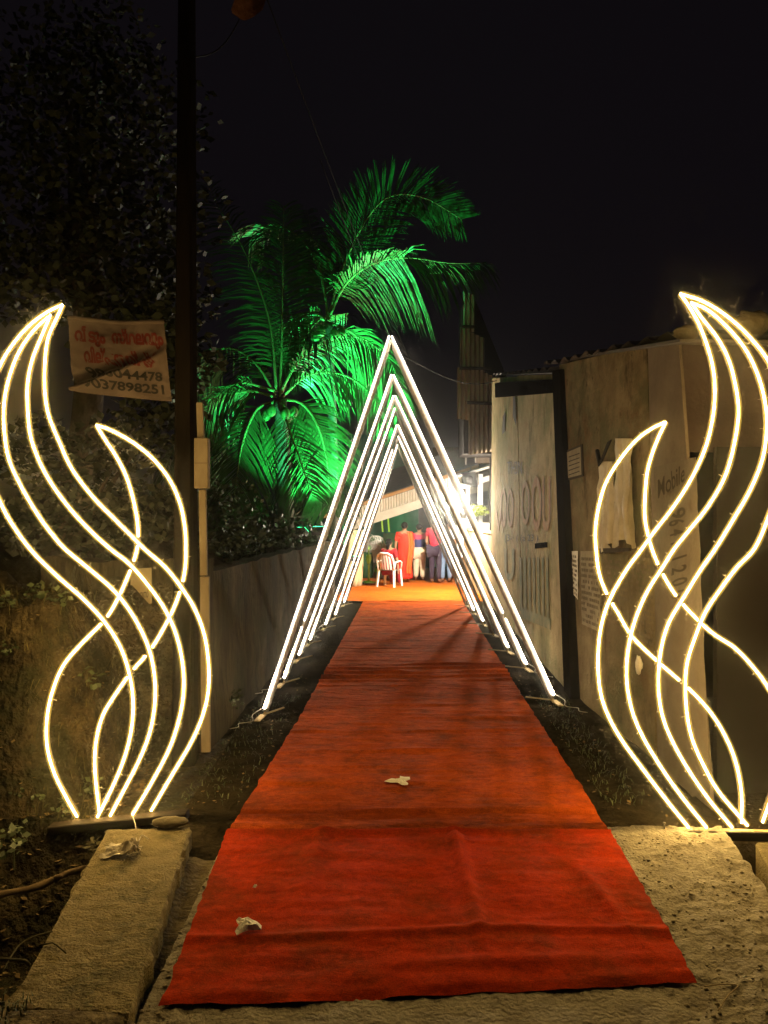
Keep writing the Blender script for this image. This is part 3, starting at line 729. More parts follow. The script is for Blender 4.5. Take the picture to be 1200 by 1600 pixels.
def poster(quad, label, rows, seed, cols=3, mt='paper'):
    random.seed(seed)
    t2 = thing("poster", tuple(Hn(*quad[0])), label, "poster")
    def pf(u, v, off=.014):
        a = Vector(quad[0]).lerp(Vector(quad[1]), u); b = Vector(quad[3]).lerp(Vector(quad[2]), u); q = a.lerp(b, v)
        p = Hn(q.x, q.y); p.x -= off + .008 * N((u * 4, v * 4, seed), 2); return p
    m = MB(); m.grid(pf, 14, 16); m.build("sheet", M[mt], t2, smooth=True)
    m = MB()
    for r in range(rows):
        v0 = .05 + .9 * r / rows; h = .9 / rows * .55
        for c in range(cols):
            u0 = .05 + .9 * c / cols; uu = u0
            while uu < u0 + .85 / cols:
                w = random.uniform(.02, .07)
                if random.random() < .8: m.add([pf(uu, v0, .019), pf(uu + w, v0, .019), pf(uu + w, v0 + h, .019), pf(uu, v0 + h, .019)], [(0,1,2,3)])
                uu += w + .015
    m.build("print", M['print'], t2, kind="stuff", smooth=False)
poster([(911, 976), (942, 990), (938, 862), (909, 862)], "tall printed poster with a torn edge next to the dark post", 12, 3, 2)
poster([(894, 925), (905, 938), (905, 862), (895, 862)], "narrow torn poster strip close to the dark post", 9, 4, 1, 'tissue')
poster([(946, 968), (985, 985), (984, 868), (944, 866)], "faded printed sheet below the hanging plastic", 11, 5, 2, 'hut')
poster([(987, 1000), (1028, 1020), (1024, 874), (986, 870)], "large faded news sheet beside the grey flex sheet", 14, 6, 3, 'hut')
random.seed(5)
m = MB(); c = Hn(1004, 1040); m.ell(c + Vector((-.03, 0, 0)), .025, .05, .07, 8, 7, .7)
tag(m.build("paper_scrap", M['tissue'], org=tuple(c)), "crumpled paper scrap stuck low on the hut wall", "paper")
# faded painted writing on the far boards
def kq(x0, y0, x1, y1, sl=0.0):
    return lambda u, v: Hk(x0 + (x1 - x0) * u, y1 + (y0 - y1) * v + sl * u) + Vector((-.016, 0, 0))
lettering("W", kq(776, 800, 790, 832), M['red_fade'], t, "painted_letter")
lettering("OO", kq(783, 764, 803, 826), M['red_fade'], t, "painted_letter")
lettering("O", kq(816, 752, 829, 822), M['red_fade'], t, "painted_letter")
lettering("OU", kq(832, 744, 862, 832), M['red_fade'], t, "painted_letter", bold=.02)
lettering("TH3N", kq(794, 722, 817, 742), M['ink_fade'], t, "painted_letter", bold=.01)
lettering("(3-· ( (a 23 )", kq(790, 836, 842, 850), M['ink'], t, "painted_letter")
lettering("U", kq(789, 858, 805, 908), M['green_fade'], t, "painted_letter", bold=.03)
for k in range(7):
    board(Hk, [(814 + k*7, 955 + k*3), (817.5 + k*7, 957 + k*3), (816 + k*7, 872), (812.5 + k*7, 872)], M['green_fade'], t, "painted_stroke", .001, .014)
board(Hk, [(816, 966), (862, 985), (862, 968), (816, 950)], M['green_fade'], t, "painted_stroke", .001, .0145)
for q in ([(786, 680), (790, 676), (791, 644), (787, 652)], [(803, 652), (808, 666), (807, 622), (803, 620)]):
    board(Hk, q, M['ink_fade'], t, "torn_patch", .001, .018)
board(Hk, [(838, 858), (856, 856), (856, 848), (838, 850)], M['black'], t, "bolt", .02, .02)
# sand bags on the roof
for px, py, rr, lb in ((1073, 522, .055, "small pale sandbag on the hut roof corner"), (1176, 506, .09, "larger pale sandbag on the hut roof at the right edge")):
    m = MB(); c = P(px, py, 5.45); m.ell(c, rr * 1.7, rr, rr, 10, 8, .35)
    tag(m.build("sandbag", M['stone'], org=tuple(c)), lb, "sandbag")
m = MB(); m.slab([Vector((2.0, 5.2, 3.05)), Vector((5.2, 5.4, 3.05)), Vector((5.2, 8.0, 3.5)), Vector((2.0, 8.0, 3.5))], (0, 0, .02))
m.build("roof_deck", M['roof'], t, smooth=False)
# low ochre wall continuing behind the hut
m = MB()
m.grid(lambda u, v: (1.78 + AX(15.3 + 6.5 * u) + .01 * N((u * 9, v * 2, 0), 2) - .5 * u, 15.3 + 6.5 * u, -.05 + 1.5 * v), 30, 6)
m.grid(lambda u, v: (1.78 + AX(15.3 + 6.5 * u) - .5 * u - .03 + .26 * v, 15.3 + 6.5 * u, 1.45 + .05 * math.sin(v * 3.14)), 30, 3)
tag(m.build("low_wall", M['lowwall'], org=(2.25, 15.3, 0), smooth=False), "low ochre wall behind the hut leading to the lit porch", "wall")
# tall house with rusty corrugated gable
YG = 17.0
t = thing("gable_house", tuple(P(745, 950, YG)), "tall dark house end clad in rusty corrugated sheets behind the hut", "house")
def corr(x0, x1, top0, top1, bot0, bot1, y, name="corrugated_sheet"):
    nn = max(8, int((x1 - x0) * 2)); per = 7.0
    def f(u, v):
        px = x0 + (x1 - x0) * u; tp = top0 + (top1 - top0) * u; bt = bot0 + (bot1 - bot0) * u
        p = P(px, bt + (tp - bt) * v, y); p.y += .035 * math.sin(2 * math.pi * px / per); return p
    m = MB(); m.grid(f, nn, 6); m.grid(lambda u, v: f(u, v) + Vector((0, .01, 0)), nn, 6); m.build(name, M['rust'], t, smooth=True)
corr(724, 741, 456, 462, 520, 520, YG); corr(719, 757, 512, 530, 590, 590, YG - .03); corr(714, 748, 575, 575, 655, 660, YG - .06); corr(746, 778, 578, 592, 660, 672, YG - .09); corr(732, 779, 642, 650, 712, 705, YG - .12)
for (xa, ya, xb, yb) in ((722, 511, 742, 512), (718, 576, 768, 577), (730, 630, 776, 632)):
    m = MB(); m.beam(P(xa, ya, YG - .13), P(xb, yb, YG - .13), .05, .06); m.build("batten", M['wood_dark'], t)
m = MB(); a, b = P(724, 720, YG + .3), P(800, 470, YG + .3)
m.slab([P(x, y, YG + .25) for x, y in ((724, 710), (776, 710), (776, 958), (800, 958), (800, 610), (738, 458), (726, 470))], (0, 1.2, 0)); m.build("wall", M['dark'], t, smooth=False)
# ------------------------------------------------------------------ lit yard at the end of the path
YA = 21.6
t = thing("awning", tuple(P(640, 790, YA)), "sloping beige sheet awning above the people in the lit yard", "awning")
TL, TR, BL, BR = (546, 795), (748, 729), (546, 818), (748, 752)
def fas(x0, x1, o0, o1, y, wave):
    def f(u, v):
        px = x0 + (x1 - x0) * u; b = 795 + (px - 546) / 202 * -66
        p = P(px, b + o1 + (o0 - o1) * v, y); p.y += wave * math.sin(px * 2 * math.pi / 4.2); return p
    return f
m = MB(); m.grid(fas(546, 748, 3, 24, YA, .03), 300, 2); m.build("corrugated_fascia", M['awning'], t, smooth=True)
m = MB(); f = fas(546, 702, 22, 36, YA - .08, 0); m.grid(f, 20, 2); m.grid(lambda u, v: f(u, v) + Vector((0, .02, 0)), 20, 2); m.build("valance", M['awning'], t)
m = MB(); m.beam(P(500, 810, YA - .1), P(748, 729, YA - .1), .10, .09); m.build("edge_timber", M['timber'], t)
m = MB(); a, b = P(498, 808, YA), P(750, 727, YA); m.slab([a, b, b + Vector((0, 5.5, .9)), a + Vector((0, 5.5, .9))], (0, 0, .05)); m.build("roof", M['roof'], t)
for px, zz in ((548, 2.0), (700, 2.6)):
    m = MB(); q = P(px, 900, YA + .1); m.beam((q.x, q.y, 0), (q.x, q.y, zz), .07, .07); m.build("post", M['wood_dark'], t)
for px in (597, 607):
    m = MB(); m.beam(P(px - 1, 806, YA + 2), P(px + 1, 832, YA + 2), .05, .05); m.build("hanging_cloth", M['lime'], t)
# back of the yard
YBk = 27.0
t = thing("yard_back_wall", tuple(P(620, 886, YBk)), "green tarpaulin and board wall closing the back of the yard", "wall")
m = MB(); m.grid(lambda u, v: P(430 + 230 * u, 850 - 170 * v, YBk + .08 * math.sin(u * 40) + .1 * N((u * 6, v * 3, 0), 2)), 60, 8); m.build("tarpaulin", M['greenwall'], t, smooth=True)
for k in range(14):
    xa = 500 + k * 11
    m = MB(); m.slab([P(xa, 888, YBk - .15), P(xa + 10.4, 888, YBk - .15), P(xa + 10.4, 834 + random.uniform(-1, 1), YBk - .15), P(xa, 834 + random.uniform(-1, 1), YBk - .15)], (0, .05, 0))
    m.build("board", M['greenwall'] if k < 9 else M['brownwall'], t, smooth=False)
m = MB(); m.slab([P(654, 888, YBk - .3), P(676, 888, YBk - .3), P(676, 790, YBk - .3), P(654, 790, YBk - .3)], (0, .1, 0)); m.build("dark_doorway", M['black'], t, smooth=False)
m = MB(); m.slab([P(676, 888, YBk - .2), P(800, 888, YBk - .2), P(800, 700, YBk - .2), P(676, 700, YBk - .2)], (0, .1, 0)); m.build("plaster_wall", M['brownwall'], t, smooth=False)
# dark sheet roof and green net beyond the left wall
m = MB(); m.grid(lambda u, v: P(470 + 80 * u, 860 - 180 * v, 24 + .1 * math.sin(u * 25) + .2 * N((u * 4, v * 4, 0), 2)), 30, 10)
tag(m.build("green_net", M['net'], org=tuple(P(510, 860, 24)), smooth=True), "dark green shade net hanging behind the thin palm trunk", "net")
m = MB(); m.slab([P(436, 818, 18.5), P(518, 800, 18.5), P(522, 786, 20.0), P(440, 806, 20.0)], (0, 0, .06))
t = thing("lean_to_roof", tuple(P(470, 880, 18.5)), "dark low sheet roof half hidden behind the left wall", "roof"); m.build("sheet", M['roof'], t, smooth=False)
for px in (442, 512):
    q = P(px, 810, 18.7); m = MB(); m.beam((q.x, q.y, 0), (q.x, q.y, q.z), .07, .07); m.build("post", M['wood_dark'], t)

# porch on the right
YQ = 20.6
t = thing("porch", tuple(P(742, 900, YQ)), "white posted porch glowing beside the bulb at the right of the yard", "porch")
for px, top, w in ((716, 770, .08), (731, 752, .09), (750, 742, .13), (768, 745, .10)):
    a = P(px, top, YQ); m = MB(); m.beam((a.x, YQ, 0), a, w, w); m.build("post", M['white'], t)
m = MB(); m.beam(P(708, 765, YQ), P(775, 745, YQ), .1, .14); m.build("beam", M['white'], t)
m = MB(); m.slab([P(700, 752, YQ - .3), P(780, 728, YQ - .3), P(780, 722, YQ + 3), P(700, 742, YQ + 3)], (0, 0, .06)); m.build("roof", M['white'], t)
m = MB(); m.slab([P(708, 905, YQ + 2.2), P(790, 905, YQ + 2.2), P(790, 720, YQ + 2.2), P(708, 740, YQ + 2.2)], (0, .1, 0)); m.build("rear_wall", M['brownwall'], t, smooth=False)
m = MB(); m.slab([P(734, 795, YQ + 1.9), P(762, 790, YQ + 1.9), P(762, 768, YQ + 1.9), P(734, 773, YQ + 1.9)], (0, .05, 0)); m.build("window", M['black'], t, smooth=False)
t = thing("loudspeaker", tuple(P(735, 759, YQ - .3)), "black loudspeaker box hung tilted under the porch roof", "speaker")
m = MB(); m.slab([P(724, 756, YQ - .35), P(746, 762, YQ - .35), P(743, 738, YQ - .35), P(722, 740, YQ - .35)], (0, .3, 0)); o = m.build("cabinet", M['black'], t, smooth=False)
m = MB(); c = P(734, 750, YQ - .36); m.tube([c, c + Vector((0, -.015, 0))], .10, 14); m.build("cone", M['lamp_body'], o)
m = MB(); m.tube([P(734, 739, YQ - .2), P(736, 731, YQ - .2)], .015, 6); m.build("bracket", M['lamp_body'], t)
m = MB(); c0 = P(720, 848, YQ - .8); c1 = P(738, 812, YQ - .8); m.box((c0.x, YQ - .8, c0.z - .4), (c1.x, YQ - .2, c1.z))
tag(m.build("white_crate", M['white'], org=(c0.x, YQ, 0), bevel=.02), "white box standing behind the low ochre wall", "box")
m = MB(); c0 = P(755, 836, YQ - .9); c1 = P(768, 818, YQ - .9); m.box((c0.x, YQ - .9, c0.z - .5), (c1.x, YQ - .4, c1.z))
tag(m.build("white_crate", M['white'], org=(c0.x, YQ, 0), bevel=.02), "smaller white box by the hut corner on the porch", "box")
def leaves(m, c, r, n, s, flat=.5):
    for _ in range(n):
        d = Vector((random.gauss(0,1), random.gauss(0,1), random.gauss(0,1))).normalized() * (random.random() ** .45)
        p = Vector((c[0] + d.x * r[0], c[1] + d.y * r[1], c[2] + d.z * r[2]))
        a = Vector((random.gauss(0,1), random.gauss(0,1), random.gauss(0,flat))).normalized()
        b = a.cross(Vector((random.gauss(0,1), random.gauss(0,1), random.gauss(0,1)))).normalized()
        L = s * random.uniform(.6, 1.3); w = L * .34
        m.add([p, p + a*L*.45 + b*w, p + a*L, p + a*L*.45 - b*w], [(0,1,2,3)])
t = thing("potted_plant", tuple(P(748, 830, YQ - .6)), "yellow green potted plant on the porch behind the post", "plant")
m = MB(); leaves(m, P(747, 799, YQ - .6), (.28, .2, .16), 240, .10); m.build("foliage", mat("lit_leaf", (.20,.26,.04), (.36,.40,.08), 6, .5), t, smooth=False)
m = MB(); c = P(747, 818, YQ - .6); m.tube([c + Vector((0,0,-.35)), c + Vector((0,0,-.1)), c], [.13, .17, .19], 12); m.build("pot", M['white'], t)
m = MB(); m.tube([c, P(747, 803, YQ - .6)], .015, 6); m.build("stem", M['bark'], t)
# roof railing over the porch
t = thing("roof_railing", tuple(P(733, 727, 20)), "thin grey pipe railing on the roof above the awning end", "railing")
for a, b in (((728, 727), (728, 708)), ((728, 708), (770, 705)), ((743, 724), (743, 707))):
    m = MB(); m.tube([P(*a, 20), P(*b, 20)], .02, 6); m.build("rail", M['cable'], t)
m = MB(); m.slab([P(745, 724, 19.9), P(775, 724, 19.9), P(775, 709, 19.9), P(745, 711, 19.9)], (0, .3, 0)); m.build("tank", M['hut2'], t, smooth=False)

# the lit bulb
LB = P(705, 776, 17.6)
t = thing("bulb_lamp", tuple(LB), "glaring white bulb hanging by the awning end", "lamp")
m = MB(); m.ell(LB, .11, .11, .13, 14, 10); m.build("bulb", M['bulb'], t)
m = MB(); m.tube([LB + Vector((0, 0, .09)), LB + Vector((0, 0, .19))], .035, 8); m.tube([LB + Vector((0, 0, .19)), LB + Vector((.02, 0, .6))], .008, 5); m.build("holder", M['lamp_body'], t)
ld = bpy.data.lights.new("bulb_light", 'POINT'); ld.energy = 1050; ld.color = (1, .90, .72); ld.shadow_soft_size = .08
lo = bpy.data.objects.new("bulb_light", ld); COL.objects.link(lo); lo.parent = t; lo.location = (0, -.15, -.16)

def spot(loc, target, energy, size, label, col=(.05, 1, .33), blend=.7, baffle=False):
    t = thing("flood_lamp", tuple(loc), label, "lamp")
    d = (Vector(target) - Vector(loc)).normalized()
    m = MB(); q = Vector(loc); m.beam(q - d * .12, q - d * .02, .22, .16); m.build("housing", M['lamp_body'], t, bevel=.01)
    m = MB(); m.beam(q - d * .018, q - d * .012, .19, .13); m.build("glass", emis("green_glow", col, 6), t)
    m = MB(); m.beam(q - d * .08 + Vector((0,0,-.35)), q - d * .08 + Vector((0,0,-.06)), .03, .03); m.build("bracket", M['lamp_body'], t)
    l = bpy.data.lights.new("green_beam", 'SPOT'); l.energy = energy; l.color = col; l.spot_size = R(size); l.spot_blend = blend; l.shadow_soft_size = .06
    o = bpy.data.objects.new("green_beam", l); COL.objects.link(o); o.parent = t
    o.rotation_euler = d.to_track_quat('-Z', 'Y').to_euler()
    if baffle:
        l.shadow_soft_size = .025; m = MB(); m.box((q.x + .10, q.y - .3, q.z - .1), (q.x + .108, q.y + .3, q.z + .275)); m.build("added_baffle", M['lamp_body'], t)  # plate added to keep the green beam off the gable
    return t
spot((-1.20, 13.9, 1.62), (-1.75, 15.9, 5.2), 2700, 80, "green flood lamp behind the left wall aimed up at the palm crown", blend=.5)
spot((-.60, 15.9, 1.0), (.25, 16.7, 7.6), 9000, 64, "second green flood lamp aimed at the high fronds on the right", blend=.6, baffle=True)
spot((-1.38, 13.0, 1.62), (.80, 16.85, 8.45), 9500, 25, "third green flood lamp behind the left wall aimed at one high frond", blend=.5)
spot((-1.25, 23.4, .7), (-.2, 27, 1.4), 500, 120, "green flood lamp at the yard's left side aimed at the back wall")

# chairs, cloth, fan
def chair(loc, rz, label, group=None, tilt=0):
    t = thing("plastic_chair", tuple(loc), label, "chair", group); t.rotation_euler = (tilt, 0, rz)
    ORG[t] = (0, 0, 0)
    mt = M['whiteplastic']
    m = MB(); m.grid(lambda u, v: (-.22 + .44 * u, -.2 + .42 * v, .43 - .02 * math.sin(math.pi * u) * math.sin(math.pi * v)), 6, 6); m.grid(lambda u, v: (-.22 + .44 * u, -.2 + .42 * v, .405), 2, 2); m.build("seat", mt, t, smooth=True)
    for sx in (-1, 1):
        m = MB(); m.beam((sx * .24, .22, 0), (sx * .21, .2, .42), .05, .04, w2=.06); m.build("leg", mt, t)
        m = MB(); m.beam((sx * .24, -.26, 0), (sx * .21, -.2, .42), .05, .04, w2=.06); m.build("leg", mt, t)
        m = MB(); m.tube([(sx * .22, -.22, .42), (sx * .25, -.2, .62), (sx * .26, .05, .64), (sx * .25, .18, .60), (sx * .22, .2, .42)], .02, 6); m.build("armrest", mt, t)
    # rounded back with slots
    def bk(u, v):
        x = (u - .5) * .44 * (1 - .25 * max(0, v - .6) / .4); return Vector((x, -.21 - .12 * v - .05 * (1 - (2*u - 1) ** 2), .43 + .42 * v - .05 * (2*u - 1) ** 4 * (v > .9)))
    m = MB(); fr = [bk(0, k/8) for k in range(9)] + [bk(k/8, 1) for k in range(1, 9)] + [bk(1, 1 - k/8) for k in range(1, 9)]
    m.tube(fr, .024, 6); b = m.build("backrest", mt, t)
    for k in range(5):
        u0 = .14 + .16 * k
        m = MB(); m.grid(lambda u, v: bk(u0 + .10 * u, v), 2, 8); m.grid(lambda u, v: bk(u0 + .10 * u, v) + Vector((0, .012, 0)), 2, 8); m.build("slat", mt, b, smooth=True)
    return t
pch = G(609, 917, .03); chair(pch, R(-25), "white plastic chair carrying the seated woman")
for k in range(4):
    q = P(589, 905, 22.2); chair((q.x + .03 * k, q.y, .03 + .11 * k), R(-20), ["lowest", "second", "third", "topmost"][k] + " white plastic chair in the stack behind the green fan", "stacked white chairs in the yard")
def cloth_pile(px, py, Y, w, d, h, label, seed, lean=0):
    q = G(px, py); q = Vector(((px - CX) / F * Y, Y, .02)); rings = []
    for k in range(9):
        v = k / 8; ring = []
        for i in range(36):
            an = 2 * math.pi * i / 36; r = 1 + (.10 * (1 - v) + .02) * math.sin(an * 9 + seed) + .05 * N((math.cos(an), math.sin(an), v + seed), 2)
            e = 1 - .35 * v ** 2
            ring.append(q + Vector((math.copysign(abs(math.cos(an)) ** .6, math.cos(an)) * w * r * e + lean * v, math.copysign(abs(math.sin(an)) ** .6, math.sin(an)) * d * r * e, h * v)))
        rings.append(ring)
    m = MB(); m.loft(rings); return tag(m.build("covered_stack", M['cloth_beige'], org=tuple(q)), label, "cloth")
cloth_pile(548, 918, 19.6, .26, .3, 1.42, "tall beige cloth draped over a stack at the yard's left", 1, .14)
cloth_pile(563, 905, 22.5, .24, .3, 1.30, "second beige cloth covered stack farther back in the yard", 3, .05)
t = thing("pedestal_fan", tuple(G(576, 914)), "lime green pedestal fan stand on a round base", "fan")
q = G(576, 914) + Vector((0, 0, .04))
m = MB(); m.tube([q, q + Vector((0,0,.03)), q + Vector((0,0,.05))], [.19, .19, .10], 18); m.build("base", M['lime'], t)
m = MB(); m.tube([q + Vector((0,0,.05)), q + Vector((0,0,.5)), q + Vector((0,0,.52)), q + Vector((0,0,.95))], [.026, .026, .018, .018], 8); m.build("column", M['lime'], t)
m = MB(); m.tube([q + Vector((0,0,.5)), q + Vector((0,0,.62)), q + Vector((0,0,.74))], [.04, .075, .06], 10); m.build("control_box", M['lime'], t)
m = MB()
for rr in (.06, .12, .18, .235):
    m.tube([q + Vector((math.cos(a) * rr, -.05 + .25 * (.235 - rr), 1.05 + math.sin(a) * rr)) for a in [2 * math.pi * k / 20 for k in range(21)]], .005, 4, caps=False)
for k in range(16):
    a = 2 * math.pi * k / 16; m.tube([q + Vector((0, .0, 1.05)), q + Vector((math.cos(a) * .235, -.05, 1.05 + math.sin(a) * .235))], .003, 4)
m.build("grille", M['cable'], t, kind="stuff")
m = MB()
for k in range(3):
    a = 2 * math.pi * k / 3 + .4; c = q + Vector((0, .02, 1.05)); d1 = Vector((math.cos(a), 0, math.sin(a))); d2 = Vector((math.cos(a + .7), 0, math.sin(a + .7)))
    m.add([c, c + d1 * .2, c + d2 * .2 + Vector((0, .03, 0))], [(0,1,2)])
m.build("blade", M['darkgreen'], t, smooth=False)
m = MB(); c = P(571, 880, 22.0); m.tube([Vector((c.x, 22, .03)), Vector((c.x, 22, .4)), Vector((c.x, 22, .75))], [.20, .23, .22], 16)
tag(m.build("barrel", M['darkgreen'], org=(c.x, 22, 0)), "dark green drum standing behind the fan", "barrel")
# ------------------------------------------------------------------ people
def skin_mesh(joints, bones, levels=1):
    """joints: name -> (pos, radius); bones: list of pairs; a surface grown round the skeleton"""
    bm = bmesh.new(); lay = bm.verts.layers.skin.verify(); vs = {}
    for i, (k, (p, r)) in enumerate(joints.items()):
        v = bm.verts.new(p); v[lay].radius = r if isinstance(r, tuple) else (r, r); v[lay].use_root = (i == 0); vs[k] = v
    for a, b in bones: bm.edges.new((vs[a], vs[b]))
    me = bpy.data.meshes.new("grown"); bm.to_mesh(me); bm.free()
    o = bpy.data.objects.new("grown", me); COL.objects.link(o)
    o.modifiers.new("skin", 'SKIN'); s = o.modifiers.new("sub", 'SUBSURF'); s.levels = levels; s.render_levels = levels
    bpy.context.view_layer.update()
    dg = bpy.context.evaluated_depsgraph_get(); res = bpy.data.meshes.new_from_object(o.evaluated_get(dg))
    bpy.data.objects.remove(o); bpy.data.meshes.remove(me)
    for p in res.polygons: p.use_smooth = True
    return res
def put(me, name, mt, parent):
    me.name = name; me.materials.clear(); me.materials.append(mt)
    o = bpy.data.objects.new(name, me); COL.objects.link(o); o.parent = parent; ORG[o] = (0, 0, 0); return o
def V3(x, y, z): return Vector((x, y, z))
def bands(name, stops):
    m, nt, b = new_mat(name); b.inputs["Roughness"].default_value = .9
    tc = nt.nodes.new("ShaderNodeTexCoord"); sx = nt.nodes.new("ShaderNodeSeparateXYZ"); nt.links.new(tc.outputs["Object"], sx.inputs[0])
    rp = nt.nodes.new("ShaderNodeValToRGB"); rp.color_ramp.interpolation = 'CONSTANT'
    mr = nt.nodes.new("ShaderNodeMapRange"); mr.inputs[1].default_value = 0; mr.inputs[2].default_value = 2
    nt.links.new(sx.outputs[2], mr.inputs[0]); nt.links.new(mr.outputs[0], rp.inputs[0])
    el = rp.color_ramp.elements
    while len(el) < len(stops): el.new(.5)
    for e, (z, c) in zip(el, stops): e.position = z / 2; e.color = (*c, 1)
    nt.links.new(rp.outputs[0], b.inputs["Base Color"]); return m
def person(loc, rz, H, label, top=None, bottom=None, pose='stand', dress=None, scarf=None, hair='short', arms=((.16,.0),(.16,.0)), sleeve=.5, wide=1.0):
    t = thing("person", tuple(loc), label, "person"); t.rotation_euler = (0, 0, rz); ORG[t] = (0, 0, 0)
    h = H
    J = {}; B = []
    sit = pose == 'sit'
    base = (.46 + .05) - .53 * h if sit else 0      # lower the trunk onto the seat
    def z(v): return v * h + base
    J['pelvis'] = (V3(0, 0, z(.53)), .085 * h); J['waist'] = (V3(0, .01, z(.61)), (.085*h, .065*h)); J['chest'] = (V3(0, .0, z(.73)), (.10*h, .07*h))
    J['collar'] = (V3(0, 0, z(.82)), (.07*h, .05*h)); J['neck'] = (V3(0, .01, z(.86)), .032 * h); J['skull'] = (V3(0, .015, z(.90)), .045 * h); J['crown'] = (V3(0, .01, z(.955)), .050 * h)
    B += [('pelvis','waist'),('waist','chest'),('chest','collar'),('collar','neck'),('neck','skull'),('skull','crown')]
    for s, nm, (ax, ay) in ((-1, 'l', arms[0]), (1, 'r', arms[1])):
        sh = V3(s * .105 * h, 0, z(.805)); el = sh + V3(s * .045 * h, ay * .5 * h, -.165 * h)
        wr = el + V3(s * (.16 - ax) * -.5 * h, (.03 + ay) * h, (-.15 + max(0, ay) * .9) * h)
        J[nm+'sh'] = (sh, .040 * h); J[nm+'el'] = (el, .027 * h); J[nm+'wr'] = (wr, .017 * h)
        d = (wr - el).normalized(); pm = wr + d * .035 * h; J[nm+'pm'] = (pm, (.020 * h, .012 * h))
        B += [('collar', nm+'sh'), (nm+'sh', nm+'el'), (nm+'el', nm+'wr'), (nm+'wr', nm+'pm')]
        for k in range(4):
            q = pm + d * (.038 + .006 * (k in (1, 2))) * h + V3(0, (k - 1.5) * .010 * h, 0); J[nm+'f%d' % k] = (q, .0050 * h); B.append((nm+'pm', nm+'f%d' % k))
        q = wr + d * .04 * h + V3(0, .026 * h, 0); J[nm+'th'] = (q, .0055 * h); B.append((nm+'wr', nm+'th'))
        hp = V3(s * .052 * h, 0, z(.50))
        if sit: kn = hp + V3(s * .02 * h, .25 * h, .02); an = V3(kn.x, kn.y + .02, .07)
        else: kn = V3(s * .056 * h, .015, .28 * h); an = V3(s * .06 * h, -.01, .05 * h)
        J[nm+'hp'] = (hp, .058 * h); J[nm+'kn'] = (kn, .036 * h); J[nm+'an'] = (an, .024 * h); J[nm+'to'] = (an + V3(s * .01, .085 * h, -.028 * h), (.024 * h, .014 * h))
        B += [('pelvis', nm+'hp'), (nm+'hp', nm+'kn'), (nm+'kn', nm+'an'), (nm+'an', nm+'to')]
    put(skin_mesh(J, B), "body", M['skin'], t)
    hd = V3(0, .012, z(.93))
    def grow(keys, extra, mt, nm, cut=None):
        JJ = {k: (J[k][0].copy(), tuple(c + extra * h for c in (J[k][1] if isinstance(J[k][1], tuple) else (J[k][1], J[k][1])))) for k in keys}
        if cut:
            for k, (a, b, f) in cut.items(): JJ[k] = (J[a][0].lerp(J[b][0], f), JJ[k][1] if k in JJ else (.03*h, .03*h))
        return put(skin_mesh(JJ, [b for b in B if b[0] in JJ and b[1] in JJ]), nm, mt, t)
    if top is not None:
        f = sleeve
        grow(['pelvis','waist','chest','collar','lsh','rsh','lel','rel'], .016, top, "shirt", {'lel': ('lsh','lel',f), 'rel': ('rsh','rel',f)})
    if bottom is not None: grow(['pelvis','lhp','rhp','lkn','rkn','lan','ran'], .012 * wide, bottom, "trousers", {'pelvis': ('pelvis','waist',-.25)})
    if dress is not None:
        rings = []
        for k in range(15):
            v = k / 14; zz = z(.835) * (1 - v) + (.07 * h if not sit else z(.45)) * v
            w = (.085 + .035 * math.sin(min(1, v * 2.2) * math.pi) * .3 + (.055 if not sit else .02) * v) * h * (1 if v > .06 else .75); dpt = w * .72
            rings.append([V3(math.cos(a) * w * (1 + .05 * v * math.sin(a * 8)), math.sin(a) * dpt * (1 + .05 * v * math.cos(a * 7)), zz) for a in [2*math.pi*i/28 for i in range(28)]])
        m = MB(); m.loft(rings); put_o = m.build("dress", dress, t)
        grow(['collar','chest','lsh','rsh','lel','rel'], .014, dress, "sleeves", {'lel': ('lsh','lel',.8), 'rel': ('rsh','rel',.8)})
    if scarf is not None:
        m = MB(); m.grid(lambda u, v: V3((.035 + .085 * u + .02 * math.sin(v * 5)) * h, -(.075 + .055 * v + .012 * math.sin(u * 14)) * h, z(.835) * (1 - v) + .16 * h * v - .01 * u), 10, 24)
        m.grid(lambda u, v: V3((.035 + .085 * u) * h, -.085 * h + .16 * h * v, z(.84) - .02 * abs(v - .5) * h), 10, 8)
        m.build("scarf", scarf, t, smooth=True)
    m = MB(); m.ell(hd + V3(0, -.012 * h, .018 * h), .056 * h, .060 * h, .058 * h, 14, 10, .1)
    if hair == 'bun': m.ell(hd + V3(0, -.07 * h, -.005 * h), .032 * h, .03 * h, .034 * h, 10, 8, .1)
    if hair == 'long': m.loft([[hd + V3(math.cos(a) * (.045 - .01 * k) * h, -.045 * h + math.sin(a) * .022 * h, (-.0 - .05 * k) * h) for a in [2*math.pi*i/12 for i in range(12)]] for k in range(4)])
    o = m.build("hair", M['hair'], t)
    # face and ears
    m = MB()
    for s in (-1, 1): m.ell(hd + V3(s * .051 * h, .0, -.005 * h), .006 * h, .012 * h, .018 * h, 6, 5)
    m.build("ear", M['skin'], t)
    m = MB(); m.ell(hd + V3(0, .062 * h, -.008 * h), .009 * h, .014 * h, .018 * h, 6, 5); m.build("nose", M['skin'], t)
    m = MB()
    for s in (-1, 1): m.ell(hd + V3(s * .02 * h, .050 * h, .006 * h), .008 * h, .006 * h, .005 * h, 6, 5)
    m.build("eye", M['ink'], t)
    m = MB(); m.ell(hd + V3(0, .051 * h, -.034 * h), .016 * h, .006 * h, .005 * h, 6, 5); m.build("mouth", M['red_ink'], t)
    return t
def at(px, py): return G(px, py, .035)
cl = lambda n, c: mat(n, c, tuple(min(1, x * 1.35) for x in c), 9, .9, .5, 20)
